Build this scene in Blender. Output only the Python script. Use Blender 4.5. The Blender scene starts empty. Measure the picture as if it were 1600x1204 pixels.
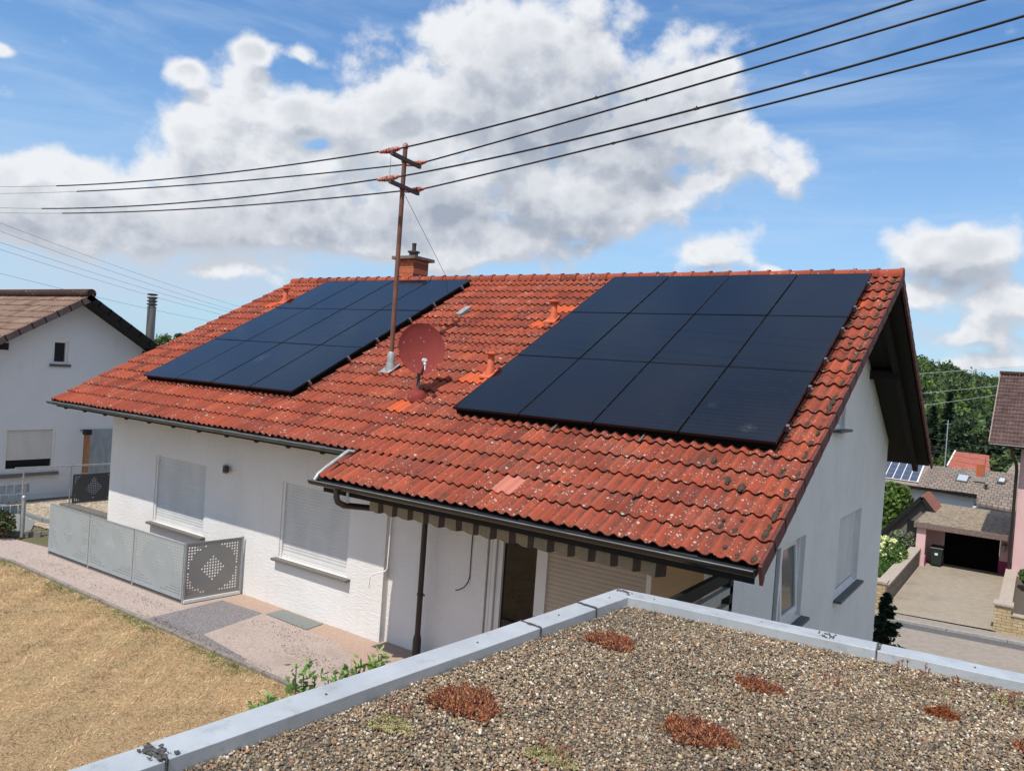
import bpy, math, random
import numpy as np
from mathutils import Vector, Matrix, Euler
R = math.radians
SC = bpy.context.scene
COL = SC.collection
rng = random.Random(7)
nr = np.random.default_rng(7)

# ------------------------------------------------------------------ camera
camd = bpy.data.cameras.new("camera")
cam = bpy.data.objects.new("camera", camd)
COL.objects.link(cam)
_r = Vector((0.8202, 0.5674, 0.0710)).normalized()
_f = Vector((-0.5690, 0.8221, -0.0183)).normalized()
_u = _r.cross(_f).normalized(); _r = _f.cross(_u).normalized()
cam.matrix_world = Matrix(((_r.x, _u.x, -_f.x, 6.987), (_r.y, _u.y, -_f.y, -8.632), (_r.z, _u.z, -_f.z, 0.572), (0, 0, 0, 1)))
camd.sensor_width = 36.0
camd.lens = 27.0
camd.clip_start = 0.05
camd.clip_end = 6000
SC.camera = cam
SC.view_settings.view_transform = 'Standard'
SC.view_settings.look = 'None'
SC.view_settings.gamma = 1.0
SC.view_settings.use_curve_mapping = False
SC.view_settings.exposure = 0.0

# ------------------------------------------------------------------ sun
SUNV = Vector((0.03, -0.572, 1.0)).normalized()
sd = bpy.data.lights.new("sun", 'SUN')
sd.energy = 4.6
sd.angle = R(0.53)
sd.color = (1.0, 0.955, 0.88)
so = bpy.data.objects.new("sun", sd)
so.rotation_euler = SUNV.to_track_quat('Z', 'Y').to_euler()
so.location = (0, -20, 30)
COL.objects.link(so)

# ------------------------------------------------------------------ node helper
class N:
    def __init__(s, nt): s.nt = nt
    def new(s, t, **kw):
        n = s.nt.nodes.new(t)
        for k, v in kw.items(): setattr(n, k, v)
        return n
    def put(s, sock, v):
        if hasattr(v, 'is_linked') or isinstance(v, bpy.types.NodeSocket): s.nt.links.new(v, sock)
        elif v is not None: sock.default_value = v
    def math(s, op, a, b=None, c=None, clamp=False):
        n = s.new('ShaderNodeMath', operation=op); n.use_clamp = clamp
        s.put(n.inputs[0], a)
        if b is not None: s.put(n.inputs[1], b)
        if c is not None: s.put(n.inputs[2], c)
        return n.outputs[0]
    def mix(s, f, a, b, blend='MIX'):
        n = s.new('ShaderNodeMix', data_type='RGBA', blend_type=blend)
        s.put(n.inputs[0], f)
        s.put(n.inputs[6], a if not isinstance(a, tuple) else (*a[:3], 1))
        s.put(n.inputs[7], b if not isinstance(b, tuple) else (*b[:3], 1))
        return n.outputs[2]
    def noise(s, vec, scale, detail=4, rough=.55, dist=0.0, col=False):
        n = s.new('ShaderNodeTexNoise')
        s.put(n.inputs['Vector'], vec); n.inputs['Scale'].default_value = scale
        n.inputs['Detail'].default_value = detail; n.inputs['Roughness'].default_value = rough
        n.inputs['Distortion'].default_value = dist
        return n.outputs[1 if col else 0]
    def vor(s, vec, scale, feature='F1', rand=1.0, out='Distance'):
        n = s.new('ShaderNodeTexVoronoi', feature=feature)
        s.put(n.inputs['Vector'], vec); n.inputs['Scale'].default_value = scale
        n.inputs['Randomness'].default_value = rand
        return n.outputs[out]
    def ramp(s, v, lo, hi, a=0.0, b=1.0, smooth=True):
        n = s.new('ShaderNodeMapRange', interpolation_type='SMOOTHSTEP' if smooth else 'LINEAR')
        s.put(n.inputs[0], v); n.inputs[1].default_value = lo; n.inputs[2].default_value = hi
        n.inputs[3].default_value = a; n.inputs[4].default_value = b
        return n.outputs[0]
    def map(s, vec, scale=(1, 1, 1), loc=(0, 0, 0), rot=(0, 0, 0), typ='POINT'):
        n = s.new('ShaderNodeMapping', vector_type=typ)
        s.put(n.inputs[0], vec); n.inputs['Location'].default_value = loc
        n.inputs['Rotation'].default_value = rot; n.inputs['Scale'].default_value = scale
        return n.outputs[0]
    def pos(s): return s.new('ShaderNodeNewGeometry').outputs['Position']
    def obj(s): return s.new('ShaderNodeTexCoord').outputs['Object']
    def attr(s, name, out='Fac'): return s.new('ShaderNodeAttribute', attribute_name=name).outputs[out]
    def sep(s, v): return s.new('ShaderNodeSeparateXYZ'), v
    def xyz(s, v):
        n = s.new('ShaderNodeSeparateXYZ'); s.put(n.inputs[0], v); return n.outputs
    def bump(s, h, strength=.5, dist=.01, normal=None):
        n = s.new('ShaderNodeBump'); s.put(n.inputs['Height'], h)
        n.inputs['Strength'].default_value = strength; n.inputs['Distance'].default_value = dist
        if normal is not None: s.put(n.inputs['Normal'], normal)
        return n.outputs[0]

# ------------------------------------------------------------------ world: daylight sky with procedural clouds, laid out by direction
HEAD = math.atan2(0.569, 0.822)          # heading of the street side, left of +Y
def adir(az, el):
    a = HEAD - R(az); e = R(el)
    return Vector((-math.sin(a) * math.cos(e), math.cos(a) * math.cos(e), math.sin(e)))
CLOUDS = [(-0.9, 23.6, 11.2, 4.5, 1), (-4.2, 18.0, 13.1, 5.2, 1), (-15.4, 14.8, 2.0, .9, -.9), (-17.5, 19.2, 3.0, 1.0, -.5), (-12.4, 14.2, 14.4, 5.2, 1.0), (-20.5, 16.2, 4.5, 2.6, .55), (6.3, 16.5, 10.6, 5.3, 1), (-22.3, 14.2, 5.2, 3.2, 0.8), (12.0, 20.4, 4.6, 3.3, 0.8), (16.2, 16.4, 4.0, 3.2, 0.85), (18.8, 14.8, 1.8, 2.4, 0.7), (3.9, 11.5, 5.0, 2.8, 0.6), (-13.9, 9.6, 14.0, 3.8, 1.0), (-4, 9.4, 7, 2.6, .8), (-27.2, 8.8, 10.0, 3.4, 1.0), (-32.6, 10.1, 4.7, 2.0, 0.9), (-32.1, 7.1, 8.1, 2.6, 0.8), (-24.6, 17.8, 1.7, 1.2, 0.8), (-20.4, 19.8, 2.2, 1.6, 0.85), (-16.8, 20.0, 1.8, 1.2, 0.6), (3.7, 9.9, 3.2, 3.2, 0.8), (9.5, 12.5, 4.5, 2.2, 0.7), (14.0, 9.3, 4.2, 2.0, 1.15), (18.4, 8.7, 2.2, 0.7, 0.8), (28.7, 9.4, 5.0, 3.0, 1.2), (32.3, 6.2, 3.2, 1.9, 1.0), (31.0, 4.1, 4.8, 1.6, 0.8), (27.6, 6.5, 2.8, 1.4, 0.5), (-34.6, 16.8, 0.7, 0.7, 1), (-21.8, 5.1, 8.5, 1.3, 0.45), (31.5, 2.5, 4.5, 0.8, 0.8), (-7.8, 8.1, 7.4, 1.1, 0.5), (10.6, 13.4, 0.9, 1.0, 0.6), (13.4, 14.3, 2.0, 1.0, 0.5),
 (-70, 25, 22, 9, 1), (65, 22, 20, 8, 1), (110, 30, 25, 10, 1), (-120, 35, 25, 12, 1), (170, 20, 30, 8, 1), (0, 70, 20, 12, .8)]
def cloud_group():
    g = bpy.data.node_groups.new("cloud_density", 'ShaderNodeTree')
    g.interface.new_socket(name="Vector", in_out='INPUT', socket_type='NodeSocketVector')
    g.interface.new_socket(name="Density", in_out='OUTPUT', socket_type='NodeSocketFloat')
    n = N(g)
    gi = n.new('NodeGroupInput'); go = n.new('NodeGroupOutput')
    v = gi.outputs[0]
    # warp
    wn = n.noise(v, 7.0, 3, .5, col=True)
    vm = n.new('ShaderNodeVectorMath', operation='SUBTRACT'); n.put(vm.inputs[0], wn); vm.inputs[1].default_value = (.5, .5, .5)
    vs = n.new('ShaderNodeVectorMath', operation='SCALE'); n.put(vs.inputs[0], vm.outputs[0]); vs.inputs[3].default_value = .05
    va = n.new('ShaderNodeVectorMath', operation='ADD'); n.put(va.inputs[0], v); n.put(va.inputs[1], vs.outputs[0])
    w = va.outputs[0]
    acc = None
    for az, el, rx, ry, wt in CLOUDS:
        c = adir(az, el)
        e1 = Vector((0, 0, 1)).cross(c).normalized(); e2 = c.cross(e1).normalized()
        m = Matrix((e1, e2, c)).transposed()       # columns: horizontal, vertical, depth
        mp = n.map(w, scale=(R(rx) * 1.5, R(ry) * 1.5, .6), loc=tuple(c), rot=tuple(m.to_euler()), typ='TEXTURE')
        gt = n.new('ShaderNodeTexGradient', gradient_type='QUADRATIC_SPHERE'); n.put(gt.inputs[0], mp)
        t = n.math('MULTIPLY', gt.outputs['Fac'], wt * 1.7)
        acc = t if acc is None else n.math('ADD', acc, t)
    f1 = n.noise(n.map(v, scale=(1, 1, 1.4)), 7.5, 7, .62, .15)
    f2 = n.noise(n.map(v, scale=(1, 1, 1.2)), 30.0, 5, .62, .1)
    f3 = n.noise(v, 100.0, 2, .6)
    acc = n.math('MINIMUM', acc, 1.15)
    d = n.math('MULTIPLY_ADD', n.math('SUBTRACT', f1, .5), 1.5, acc)
    d = n.math('MULTIPLY_ADD', n.math('SUBTRACT', f2, .5), .60, d)
    d = n.math('MULTIPLY_ADD', n.math('SUBTRACT', f3, .5), .22, d)
    def billow(sc, seedv):
        q = n.new('ShaderNodeTexVoronoi', feature='SMOOTH_F1' if sc < 20 else 'F1'); n.put(q.inputs['Vector'], n.map(v, scale=(1, 1, 1.25), loc=seedv)); q.inputs['Scale'].default_value = sc
        if sc < 20: q.inputs['Smoothness'].default_value = .35
        return n.math('SUBTRACT', .42, q.outputs['Distance'])
    d = n.math('MULTIPLY_ADD', billow(15, (0, 0, 0)), .70, d)
    d = n.math('MULTIPLY_ADD', billow(36, (.3, .1, .2)), .38, d)
    g.links.new(d, go.inputs[0])
    return g
wld = bpy.data.worlds.new("World"); SC.world = wld; wld.use_nodes = True
nt = wld.node_tree; nt.nodes.clear(); n = N(nt)
sky = n.new('ShaderNodeTexSky', sky_type='NISHITA'); sky.sun_disc = False
sky.sun_elevation = math.asin(SUNV.z); sky.sun_rotation = math.atan2(SUNV.x, SUNV.y)
sky.air_density = 1.15; sky.dust_density = .6; sky.ozone_density = 1.6; sky.altitude = 200
skyc = n.mix(1.0, sky.outputs[0], (.074, .119, .160), 'MULTIPLY')
tc = n.new('ShaderNodeTexCoord').outputs['Generated']
grp = cloud_group()
def dens(vec):
    k = n.new('ShaderNodeGroup'); k.node_tree = grp; n.put(k.inputs[0], vec); return k.outputs[0]
d0 = dens(tc)
sh = n.new('ShaderNodeVectorMath', operation='ADD'); n.put(sh.inputs[0], tc); sh.inputs[1].default_value = (-.008, -.004, .028)
d1 = dens(sh.outputs[0])
def blobs(lst, rot=True):
    acc = None
    for az, el, rx, ry, wt in lst:
        c = adir(az, el); e1 = Vector((0, 0, 1)).cross(c).normalized(); e2 = c.cross(e1).normalized()
        mp = n.map(tcw, scale=(R(rx) * 1.5, R(ry) * 1.5, .6), loc=tuple(c), rot=tuple(Matrix((e1, e2, c)).transposed().to_euler()), typ='TEXTURE')
        gt = n.new('ShaderNodeTexGradient', gradient_type='QUADRATIC_SPHERE'); n.put(gt.inputs[0], mp)
        t = n.math('MULTIPLY', gt.outputs['Fac'], wt); acc = t if acc is None else n.math('ADD', acc, t)
    return acc
_w = n.noise(tc, 5.0, 4, .6, col=True)
_v = n.new('ShaderNodeVectorMath', operation='MULTIPLY_ADD'); n.put(_v.inputs[0], _w); _v.inputs[1].default_value = (.12, .12, .10); n.put(_v.inputs[2], tc)
_s = n.new('ShaderNodeVectorMath', operation='SUBTRACT'); n.put(_s.inputs[0], _v.outputs[0]); _s.inputs[1].default_value = (.06, .06, .05); tcw = _s.outputs[0]
greys = blobs([(2.5, 17.5, 11, 4.2, 1.5), (-4, 11, 11, 2.6, 1.2), (-16, 8.8, 9, 2.0, .9), (-30, 7.5, 7, 2.0, .9), (4, 9.6, 3, 2.2, .9), (9, 13.5, 5, 2, .7), (29, 8.2, 4, 1.1, .9), (31, 3.6, 6, 1.0, .7), (14, 8.4, 3.2, .7, .8), (-24, 12, 5, 1.5, .4)])
veil = blobs([(-28, 6.2, 13, 3.2, 1.5), (-11, 7.6, 14, 2.6, 1.2), (-20, 4.0, 13, 2.2, 1.2), (30, 4.0, 7, 2.0, .9), (11, 14, 4, 3, .5), (3, 9, 4, 3, .5), (-33, 3.0, 8, 1.5, .7)])
vn = n.noise(n.map(tc, scale=(1, 1, 2.4)), 12.0, 7, .62)
veil = n.math('MULTIPLY', n.ramp(n.math('MULTIPLY_ADD', n.math('SUBTRACT', vn, .5), 1.5, veil), .15, 1.1), .72)
mask = n.ramp(d0, .24, .86)
lit = n.ramp(n.math('SUBTRACT', d0, d1), -.42, .34)
thick = n.ramp(d0, .75, 1.55)
big = n.noise(tc, 3.4, 3, .5)
shade = n.math('MULTIPLY_ADD', lit, .62, n.math('MULTIPLY', n.math('SUBTRACT', 1.0, thick), .42))
shade = n.math('MULTIPLY_ADD', n.math('SUBTRACT', big, .46), .6, shade)
shade = n.math('SUBTRACT', shade, n.math('MULTIPLY', greys, .55), clamp=True)
cc = n.mix(shade, (.37, .42, .51), (.86, .88, .915))
cir = n.noise(n.map(tc, scale=(1.0, 2.2, 9.0), rot=(0.08, .06, .3)), 2.6, 6, .62, .4)
z = n.xyz(tc)[2]
cirm = n.math('MULTIPLY', n.ramp(cir, .40, .78), .34)
horiz = n.ramp(z, .0, .42, .64, 0.06)
base = n.mix(cirm, skyc, (.62, .76, .93))
base = n.mix(horiz, base, (.52, .69, .88))
base = n.mix(veil, base, (.56, .66, .80))
skyfin = n.mix(mask, base, cc)
# unseen bright cloud added behind the camera and overhead to whiten the ambient light
hv = n.noise(n.map(tc, scale=(1, 1, 1.2)), 3.4, 8, .6, .3)
fwd = n.new('ShaderNodeVectorMath', operation='DOT_PRODUCT'); n.put(fwd.inputs[0], tc); fwd.inputs[1].default_value = tuple(adir(0, 8))
away = n.ramp(fwd.outputs['Value'], .80, .55, 0.0, 1.0)
away = n.math('MULTIPLY', away, n.ramp(z, .02, .15))
hvm = n.math('MULTIPLY', n.ramp(hv, .40, .62), away)
skyfin = n.mix(n.math('MULTIPLY', hvm, .88), skyfin, n.mix(n.ramp(hv, .5, .75), (.86, .87, .89), (.62, .66, .72)))
bg = n.new('ShaderNodeBackground'); n.put(bg.inputs[0], skyfin); bg.inputs[1].default_value = 1.0
wo = n.new('ShaderNodeOutputWorld'); nt.links.new(bg.outputs[0], wo.inputs[0])

# ------------------------------------------------------------------ materials
def new_mat(name):
    m = bpy.data.materials.new(name); m.use_nodes = True
    m.node_tree.nodes.clear(); k = N(m.node_tree)
    out = k.new('ShaderNodeOutputMaterial'); b = k.new('ShaderNodeBsdfPrincipled')
    m.node_tree.links.new(b.outputs[0], out.inputs[0])
    return m, k, b
def mat(name, a, b=None, rough=.6, metal=0, sc=8, bump=0, bsc=40, bd=.004, lo=.3, hi=.7, stretch=(1, 1, 1), detail=5, spec=.5):
    m, k, p = new_mat(name)
    P = k.map(k.pos(), scale=stretch)
    if b is not None:
        k.put(p.inputs['Base Color'], k.mix(k.ramp(k.noise(P, sc, detail), lo, hi), a, b))
    else: p.inputs['Base Color'].default_value = (*a, 1)
    p.inputs['Roughness'].default_value = rough; p.inputs['Metallic'].default_value = metal
    p.inputs['Specular IOR Level'].default_value = spec
    if bump: k.put(p.inputs['Normal'], k.bump(k.noise(P, bsc, 5), bump, bd))
    return m
M = {}
def tile_mat(name, c1, c2, c3, lichen=1.0):
    m, k, p = new_mat(name)
    P = k.pos(); rn = k.attr('rnd'); kind = k.attr('kind'); vv = k.attr('along')
    c = k.mix(rn, c1, c2); c = k.mix(k.ramp(rn, .86, .92, 0, .55), c, (c2[0] * .62, c2[1] * .62, c2[2] * .7)); c = k.mix(k.ramp(rn, .10, .05, 0, .45), c, (c1[0] * 1.2, c1[1] * 1.35, c1[2] * 1.4))
    c = k.mix(k.ramp(k.noise(P, 2.2, 5, .6), .45, .72, 0, .6), c, c3)
    c = k.mix(k.ramp(k.noise(P, 60, 4, .7), .35, .75, 0, .35), c, (c1[0] * .55, c1[1] * .6, c1[2] * .7))
    # algae film in the troughs, plus roll shading and lip shadow painted dark
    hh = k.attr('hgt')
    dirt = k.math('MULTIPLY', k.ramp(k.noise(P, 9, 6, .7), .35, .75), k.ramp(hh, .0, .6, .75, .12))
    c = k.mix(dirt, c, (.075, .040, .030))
    c = k.mix(k.math('MULTIPLY', k.ramp(hh, .0, .11, .62, 0), k.ramp(k.noise(P, 14, 5, .7), .30, .62)), c, (.060, .026, .020))  # roll shading painted as dark lines along the trough bottoms
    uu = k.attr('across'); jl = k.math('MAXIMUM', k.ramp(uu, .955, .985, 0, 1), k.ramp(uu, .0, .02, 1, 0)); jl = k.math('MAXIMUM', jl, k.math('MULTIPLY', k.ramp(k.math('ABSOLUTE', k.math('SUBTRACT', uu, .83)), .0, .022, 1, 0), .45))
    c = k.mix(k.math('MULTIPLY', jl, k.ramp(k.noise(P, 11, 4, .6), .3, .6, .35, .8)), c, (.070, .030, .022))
    c = k.mix(k.ramp(vv, .012, .03, .85, 0), c, (.045, .022, .018))  # lip shadow painted along the lower edge, together with edge dirt
    soot = k.math('MULTIPLY', k.ramp(k.noise(k.map(P, scale=(1.6, .5, .5)), 2.6, 7, .72), .52, .72), k.ramp(k.noise(P, 38, 4, .7), .3, .6, .35, .8))
    c = k.mix(soot, c, (.085, .045, .035))
    # lichen: pale round spots of several sizes
    dst = k.noise(P, 55, 3, .5, col=True)
    wv = k.new('ShaderNodeVectorMath', operation='MULTIPLY_ADD'); k.put(wv.inputs[0], dst); wv.inputs[1].default_value = (.012,) * 3; k.put(wv.inputs[2], P)
    area = k.ramp(k.noise(P, 1.1, 4, .65), .40, .66, .05, 1.0)
    def spots(scl, thr, keep):
        n1 = k.new('ShaderNodeTexVoronoi', feature='F1'); k.put(n1.inputs['Vector'], wv.outputs[0]); n1.inputs['Scale'].default_value = scl
        d = n1.outputs['Distance']; cx = k.xyz(n1.outputs['Color'])
        sel = k.math('LESS_THAN', cx[0], k.math('MULTIPLY', area, keep))
        rad = k.math('MULTIPLY', k.math('MULTIPLY_ADD', cx[1], .7, .3), thr)
        s = k.math('LESS_THAN', d, rad)
        return k.math('MULTIPLY', sel, s)
    sp = k.math('MAXIMUM', k.math('MAXIMUM', spots(17, .32, .34 * lichen), spots(38, .36, .40 * lichen)), spots(8.5, .22, .10 * lichen))
    sp = k.math('MULTIPLY', sp, k.ramp(k.noise(P, 120, 3, .6), .30, .48))
    c = k.mix(k.math('MULTIPLY', sp, .85), c, (.50, .43, .36))
    c = k.mix(k.ramp(kind, .4, .6), c, (.50, .105, .040))       # new orange tile
    c = k.mix(k.ramp(kind, 1.4, 1.6), c, (.46, .17, .12))       # pale replaced tile
    k.put(p.inputs['Base Color'], c)
    p.inputs['Roughness'].default_value = .85; p.inputs['Specular IOR Level'].default_value = .15
    k.put(p.inputs['Normal'], k.bump(k.noise(P, 160, 4, .6), .35, .003))
    return m
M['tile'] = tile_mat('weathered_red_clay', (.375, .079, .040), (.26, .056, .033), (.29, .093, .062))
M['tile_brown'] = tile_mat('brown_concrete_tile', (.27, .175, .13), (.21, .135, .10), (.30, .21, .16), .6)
M['tile_dark'] = mat('dark_brown_tile', (.10, .068, .062), (.15, .105, .095), .75, sc=3, bump=.3)
M['tile_grey'] = mat('grey_brown_tile', (.20, .155, .125), (.27, .215, .18), .8, sc=6, bump=.3)
M['tile_orange'] = mat('new_orange_clay', (.60, .12, .04), (.45, .085, .035), .7, sc=9, bump=.2)
M['verge'] = mat('dark_red_verge', (.085, .022, .018), (.14, .035, .026), .8, sc=9, bump=.3)
M['moss'] = mat('dark_roof_moss', (.028, .020, .013), (.075, .052, .033), .95, sc=40, bump=.8, bsc=220, bd=.006)
def stucco(name, col, col2, amp=.5):
    m, k, p = new_mat(name)
    P = k.pos()
    st = k.map(P, scale=(1, 1, 3.4))
    big = k.noise(st, 9, 5, .6, .9); fine = k.noise(st, 42, 4, .6, .5)
    h = k.math('MULTIPLY_ADD', fine, .5, big)
    c = k.mix(k.ramp(k.noise(P, 1.1, 5, .6), .35, .75), col, col2)
    c = k.mix(k.ramp(k.noise(k.map(P, scale=(1, 1, .22)), 3.2, 7, .75), .52, .76, 0, .38), c, (col[0] * .72, col[1] * .70, col[2] * .66))
    k.put(p.inputs['Base Color'], c); p.inputs['Roughness'].default_value = .92
    p.inputs['Specular IOR Level'].default_value = .2
    k.put(p.inputs['Normal'], k.bump(h, amp, .012))
    return m
M['stucco'] = stucco('white_textured_render', (.75, .725, .70), (.70, .672, .64), .8)
M['stucco_n'] = stucco('pale_smooth_render', (.66, .68, .71), (.63, .655, .69), .12)
M['stucco_pink'] = stucco('pink_render', (.66, .43, .42), (.62, .40, .39), .15)
M['magenta'] = mat('magenta_plinth', (.30, .03, .10), (.24, .03, .08), .8)
M['darkwood'] = mat('dark_stained_wood', (.006, .0055, .005), (.013, .011, .010), .7, sc=6, stretch=(1, 8, 8), spec=.3)
M['gutter'] = mat('dark_brown_gutter', (.009, .008, .0075), (.015, .013, .012), .35, sc=5)
M['rim'] = mat('gutter_rim_highlight', (.10, .10, .10), (.16, .16, .155), .5, sc=5)  # lighter than the gutter: sky highlight on the bead put into its colour
M['warm_shade'] = stucco('warm_shade_render', (.47, .35, .21), (.42, .31, .185), .8)  # white wall under the awning, its warm dim bounce put into the colour
M['shutter_shaded'] = mat('warm_shaded_shutter', (.46, .385, .30), (.42, .35, .27), .5, sc=3)  # terrace shutter with the warm shade of the bay put into its colour
M['gutter2'] = mat('grey_zinc_gutter', (.07, .075, .075), (.11, .115, .11), .5, metal=.3, sc=5)
M['pipe'] = mat('dark_brown_pipe', (.022, .014, .012), (.03, .02, .017), .42, sc=5)
M['zinc'] = mat('weathered_zinc', (.30, .30, .29), (.42, .42, .41), .5, metal=.4, sc=12)
M['steel'] = mat('brushed_steel', (.45, .46, .47), (.6, .61, .62), .35, metal=.8, sc=12)
M['whitepvc'] = mat('white_window_plastic', (.72, .71, .69), (.66, .65, .63), .4, sc=3)
M['shutter'] = mat('pale_grey_shutter', (.60, .59, .57), (.54, .53, .515), .5, sc=3, stretch=(1, 1, .4))
M['sill'] = mat('grey_stone_sill', (.12, .108, .095), (.165, .15, .135), .7, sc=30, bump=.2)
M['sill_dark'] = mat('dark_slate_sill', (.065, .07, .078), (.09, .095, .10), .55, sc=20)
M['black'] = mat('black_plastic', (.008, .008, .009), None, .5)
M['blackdoor'] = mat('black_garage_door', (.003, .003, .0035), None, .9, spec=.1)
M['white'] = mat('white_enamel', (.75, .74, .72), (.68, .67, .65), .4, sc=6)
m, k, p = new_mat('dark_window_glass')
p.inputs['Base Color'].default_value = (.006, .006, .007, 1); p.inputs['Roughness'].default_value = .04; p.inputs['Specular IOR Level'].default_value = .45
M['glass'] = m
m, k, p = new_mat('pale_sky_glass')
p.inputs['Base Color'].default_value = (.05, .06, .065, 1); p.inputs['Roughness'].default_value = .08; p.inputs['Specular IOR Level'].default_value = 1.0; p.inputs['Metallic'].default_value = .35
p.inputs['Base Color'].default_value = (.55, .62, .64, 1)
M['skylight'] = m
m, k, p = new_mat('curtained_window_glass')
k.put(p.inputs['Base Color'], k.mix(k.ramp(k.noise(k.map(k.pos(), scale=(1, 1, .03)), 26, 3), .4, .6), (.035, .042, .045), (.10, .115, .115))); p.inputs['Roughness'].default_value = .10; p.inputs['Specular IOR Level'].default_value = .5
M['glass_c'] = m
M['curtain'] = mat('grey_curtain', (.22, .24, .24), (.30, .32, .32), .9, sc=30, stretch=(1, 1, .05))
M['room'] = mat('dim_room', (.10, .075, .06), (.06, .045, .04), .9, sc=8)
# solar cells
m, k, p = new_mat('black_solar_cells')
O = k.obj(); X = k.xyz(O)
row = k.math('FRACT', k.math('MULTIPLY', X[1], 11.2))
ln = k.math('LESS_THAN', row, .16)
colu = k.math('FRACT', k.math('MULTIPLY', X[0], 5.45))
cl = k.math('LESS_THAN', colu, .03)
fine = k.math('FRACT', k.math('MULTIPLY', X[0], 60))
c = k.mix(k.math('MULTIPLY', ln, .32), (.0055, .0065, .0105), (.018, .020, .028))
c = k.mix(k.math('MULTIPLY', cl, .3), c, (.016, .018, .028))
Pn = k.pos()
dirt = k.ramp(k.noise(Pn, 14, 7, .75), .60, .80, 0, .10)
c = k.mix(dirt, c, (.22, .22, .22))
# two dusty smudges of bird droppings that were smeared by rain
def smudge(center, r, amt):
    dd = k.new('ShaderNodeVectorMath', operation='DISTANCE'); k.put(dd.inputs[0], Pn); dd.inputs[1].default_value = center
    return k.math('MULTIPLY', k.math('MULTIPLY', k.ramp(dd.outputs['Value'], 0, r, 1, 0), amt), k.ramp(k.noise(k.map(Pn, scale=(1, .6, 1)), 38, 6, .8), .42, .7))
for cxx in (((4.20, .215, .118), .14, .22), ((3.62, .62, .34), .10, .12), ((-5.6, .9, .5), .25, .2)):
    c = k.mix(smudge(*cxx), c, (.35, .36, .38))
k.put(p.inputs['Base Color'], c)
k.put(p.inputs['Roughness'], k.ramp(k.noise(Pn, 6, 5, .7), .3, .8, .07, .17))
p.inputs['IOR'].default_value = 1.45
p.inputs['Specular IOR Level'].default_value = .50
k.put(p.inputs['Normal'], k.bump(k.math('MULTIPLY', ln, 1.0), .06, .001, k.bump(k.noise(Pn, 2.0, 2), .05, .004)))
M['pv'] = m
M['pvframe'] = mat('black_anodised_frame', (.012, .012, .013), None, .35, metal=.5)
M['gap_shade'] = mat('gap_shade_black', (.006, .006, .006), None, .95, spec=.05)
M['rail'] = mat('aluminium_rail', (.35, .35, .36), None, .4, metal=.9)
# dish
m, k, p = new_mat('faded_red_dish')
P = k.pos()
c = k.mix(k.ramp(k.noise(P, 3, 4), .3, .7), (.24, .042, .034), (.21, .038, .033))
v1 = k.new('ShaderNodeTexVoronoi'); k.put(v1.inputs['Vector'], P); v1.inputs['Scale'].default_value = 24
sp = k.math('MULTIPLY', k.math('LESS_THAN', v1.outputs['Distance'], .30), k.math('LESS_THAN', k.xyz(v1.outputs['Color'])[0], .10))
c = k.mix(k.math('MULTIPLY', sp, k.ramp(k.noise(P, 90, 3), .4, .6)), c, (.45, .30, .25))
k.put(p.inputs['Base Color'], c); p.inputs['Roughness'].default_value = .8; p.inputs['Specular IOR Level'].default_value = .2
M['dish'] = m
M['rust'] = mat('rusty_steel', (.20, .085, .05), (.12, .05, .035), .75, sc=14, bump=.4, bsc=90, stretch=(1, 1, .35))
M['darksteel'] = mat('dark_old_steel', (.035, .03, .03), (.07, .055, .05), .6, sc=20)
M['insul'] = mat('red_wrapped_insulator', (.30, .045, .028), (.50, .27, .22), .5, sc=22, lo=.42, hi=.58)
M['wire'] = mat('black_cable', (.010, .011, .014), None, .6)
M['barewire'] = mat('bare_grey_wire', (.16, .17, .18), None, .5, metal=.4)
# brick clad chimney
m, k, p = new_mat('orange_clad_chimney')
bt = k.new('ShaderNodeTexBrick'); k.put(bt.inputs['Vector'], k.map(k.obj(), rot=(R(90), 0, 0)))
bt.inputs['Scale'].default_value = 1; bt.inputs['Brick Width'].default_value = .15; bt.inputs['Row Height'].default_value = .13
bt.inputs['Mortar Size'].default_value = .006; bt.inputs['Color1'].default_value = (.50, .13, .045, 1); bt.inputs['Color2'].default_value = (.42, .10, .04, 1); bt.inputs['Mortar'].default_value = (.14, .05, .03, 1)
k.put(p.inputs['Base Color'], bt.outputs[0]); p.inputs['Roughness'].default_value = .75
M['chimney'] = m
M['chimcap'] = mat('weathered_cap', (.13, .085, .07), (.20, .15, .13), .85, sc=10, bump=.3)
# perforated metal
M['perf'] = mat('light_grey_metal_sheet', (.30, .325, .325), (.34, .365, .365), .55, metal=.15, sc=2, lo=.2, hi=.8)
M['perf_dark'] = mat('mid_grey_metal_sheet', (.23, .23, .22), (.26, .26, .25), .5, metal=.15, sc=2)
M['perf_anth'] = mat('anthracite_metal_sheet', (.075, .075, .08), (.09, .09, .095), .5, metal=.2, sc=2)
M['galv'] = mat('galvanised_post', (.34, .37, .38), (.42, .45, .46), .5, metal=.5, sc=15)
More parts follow.
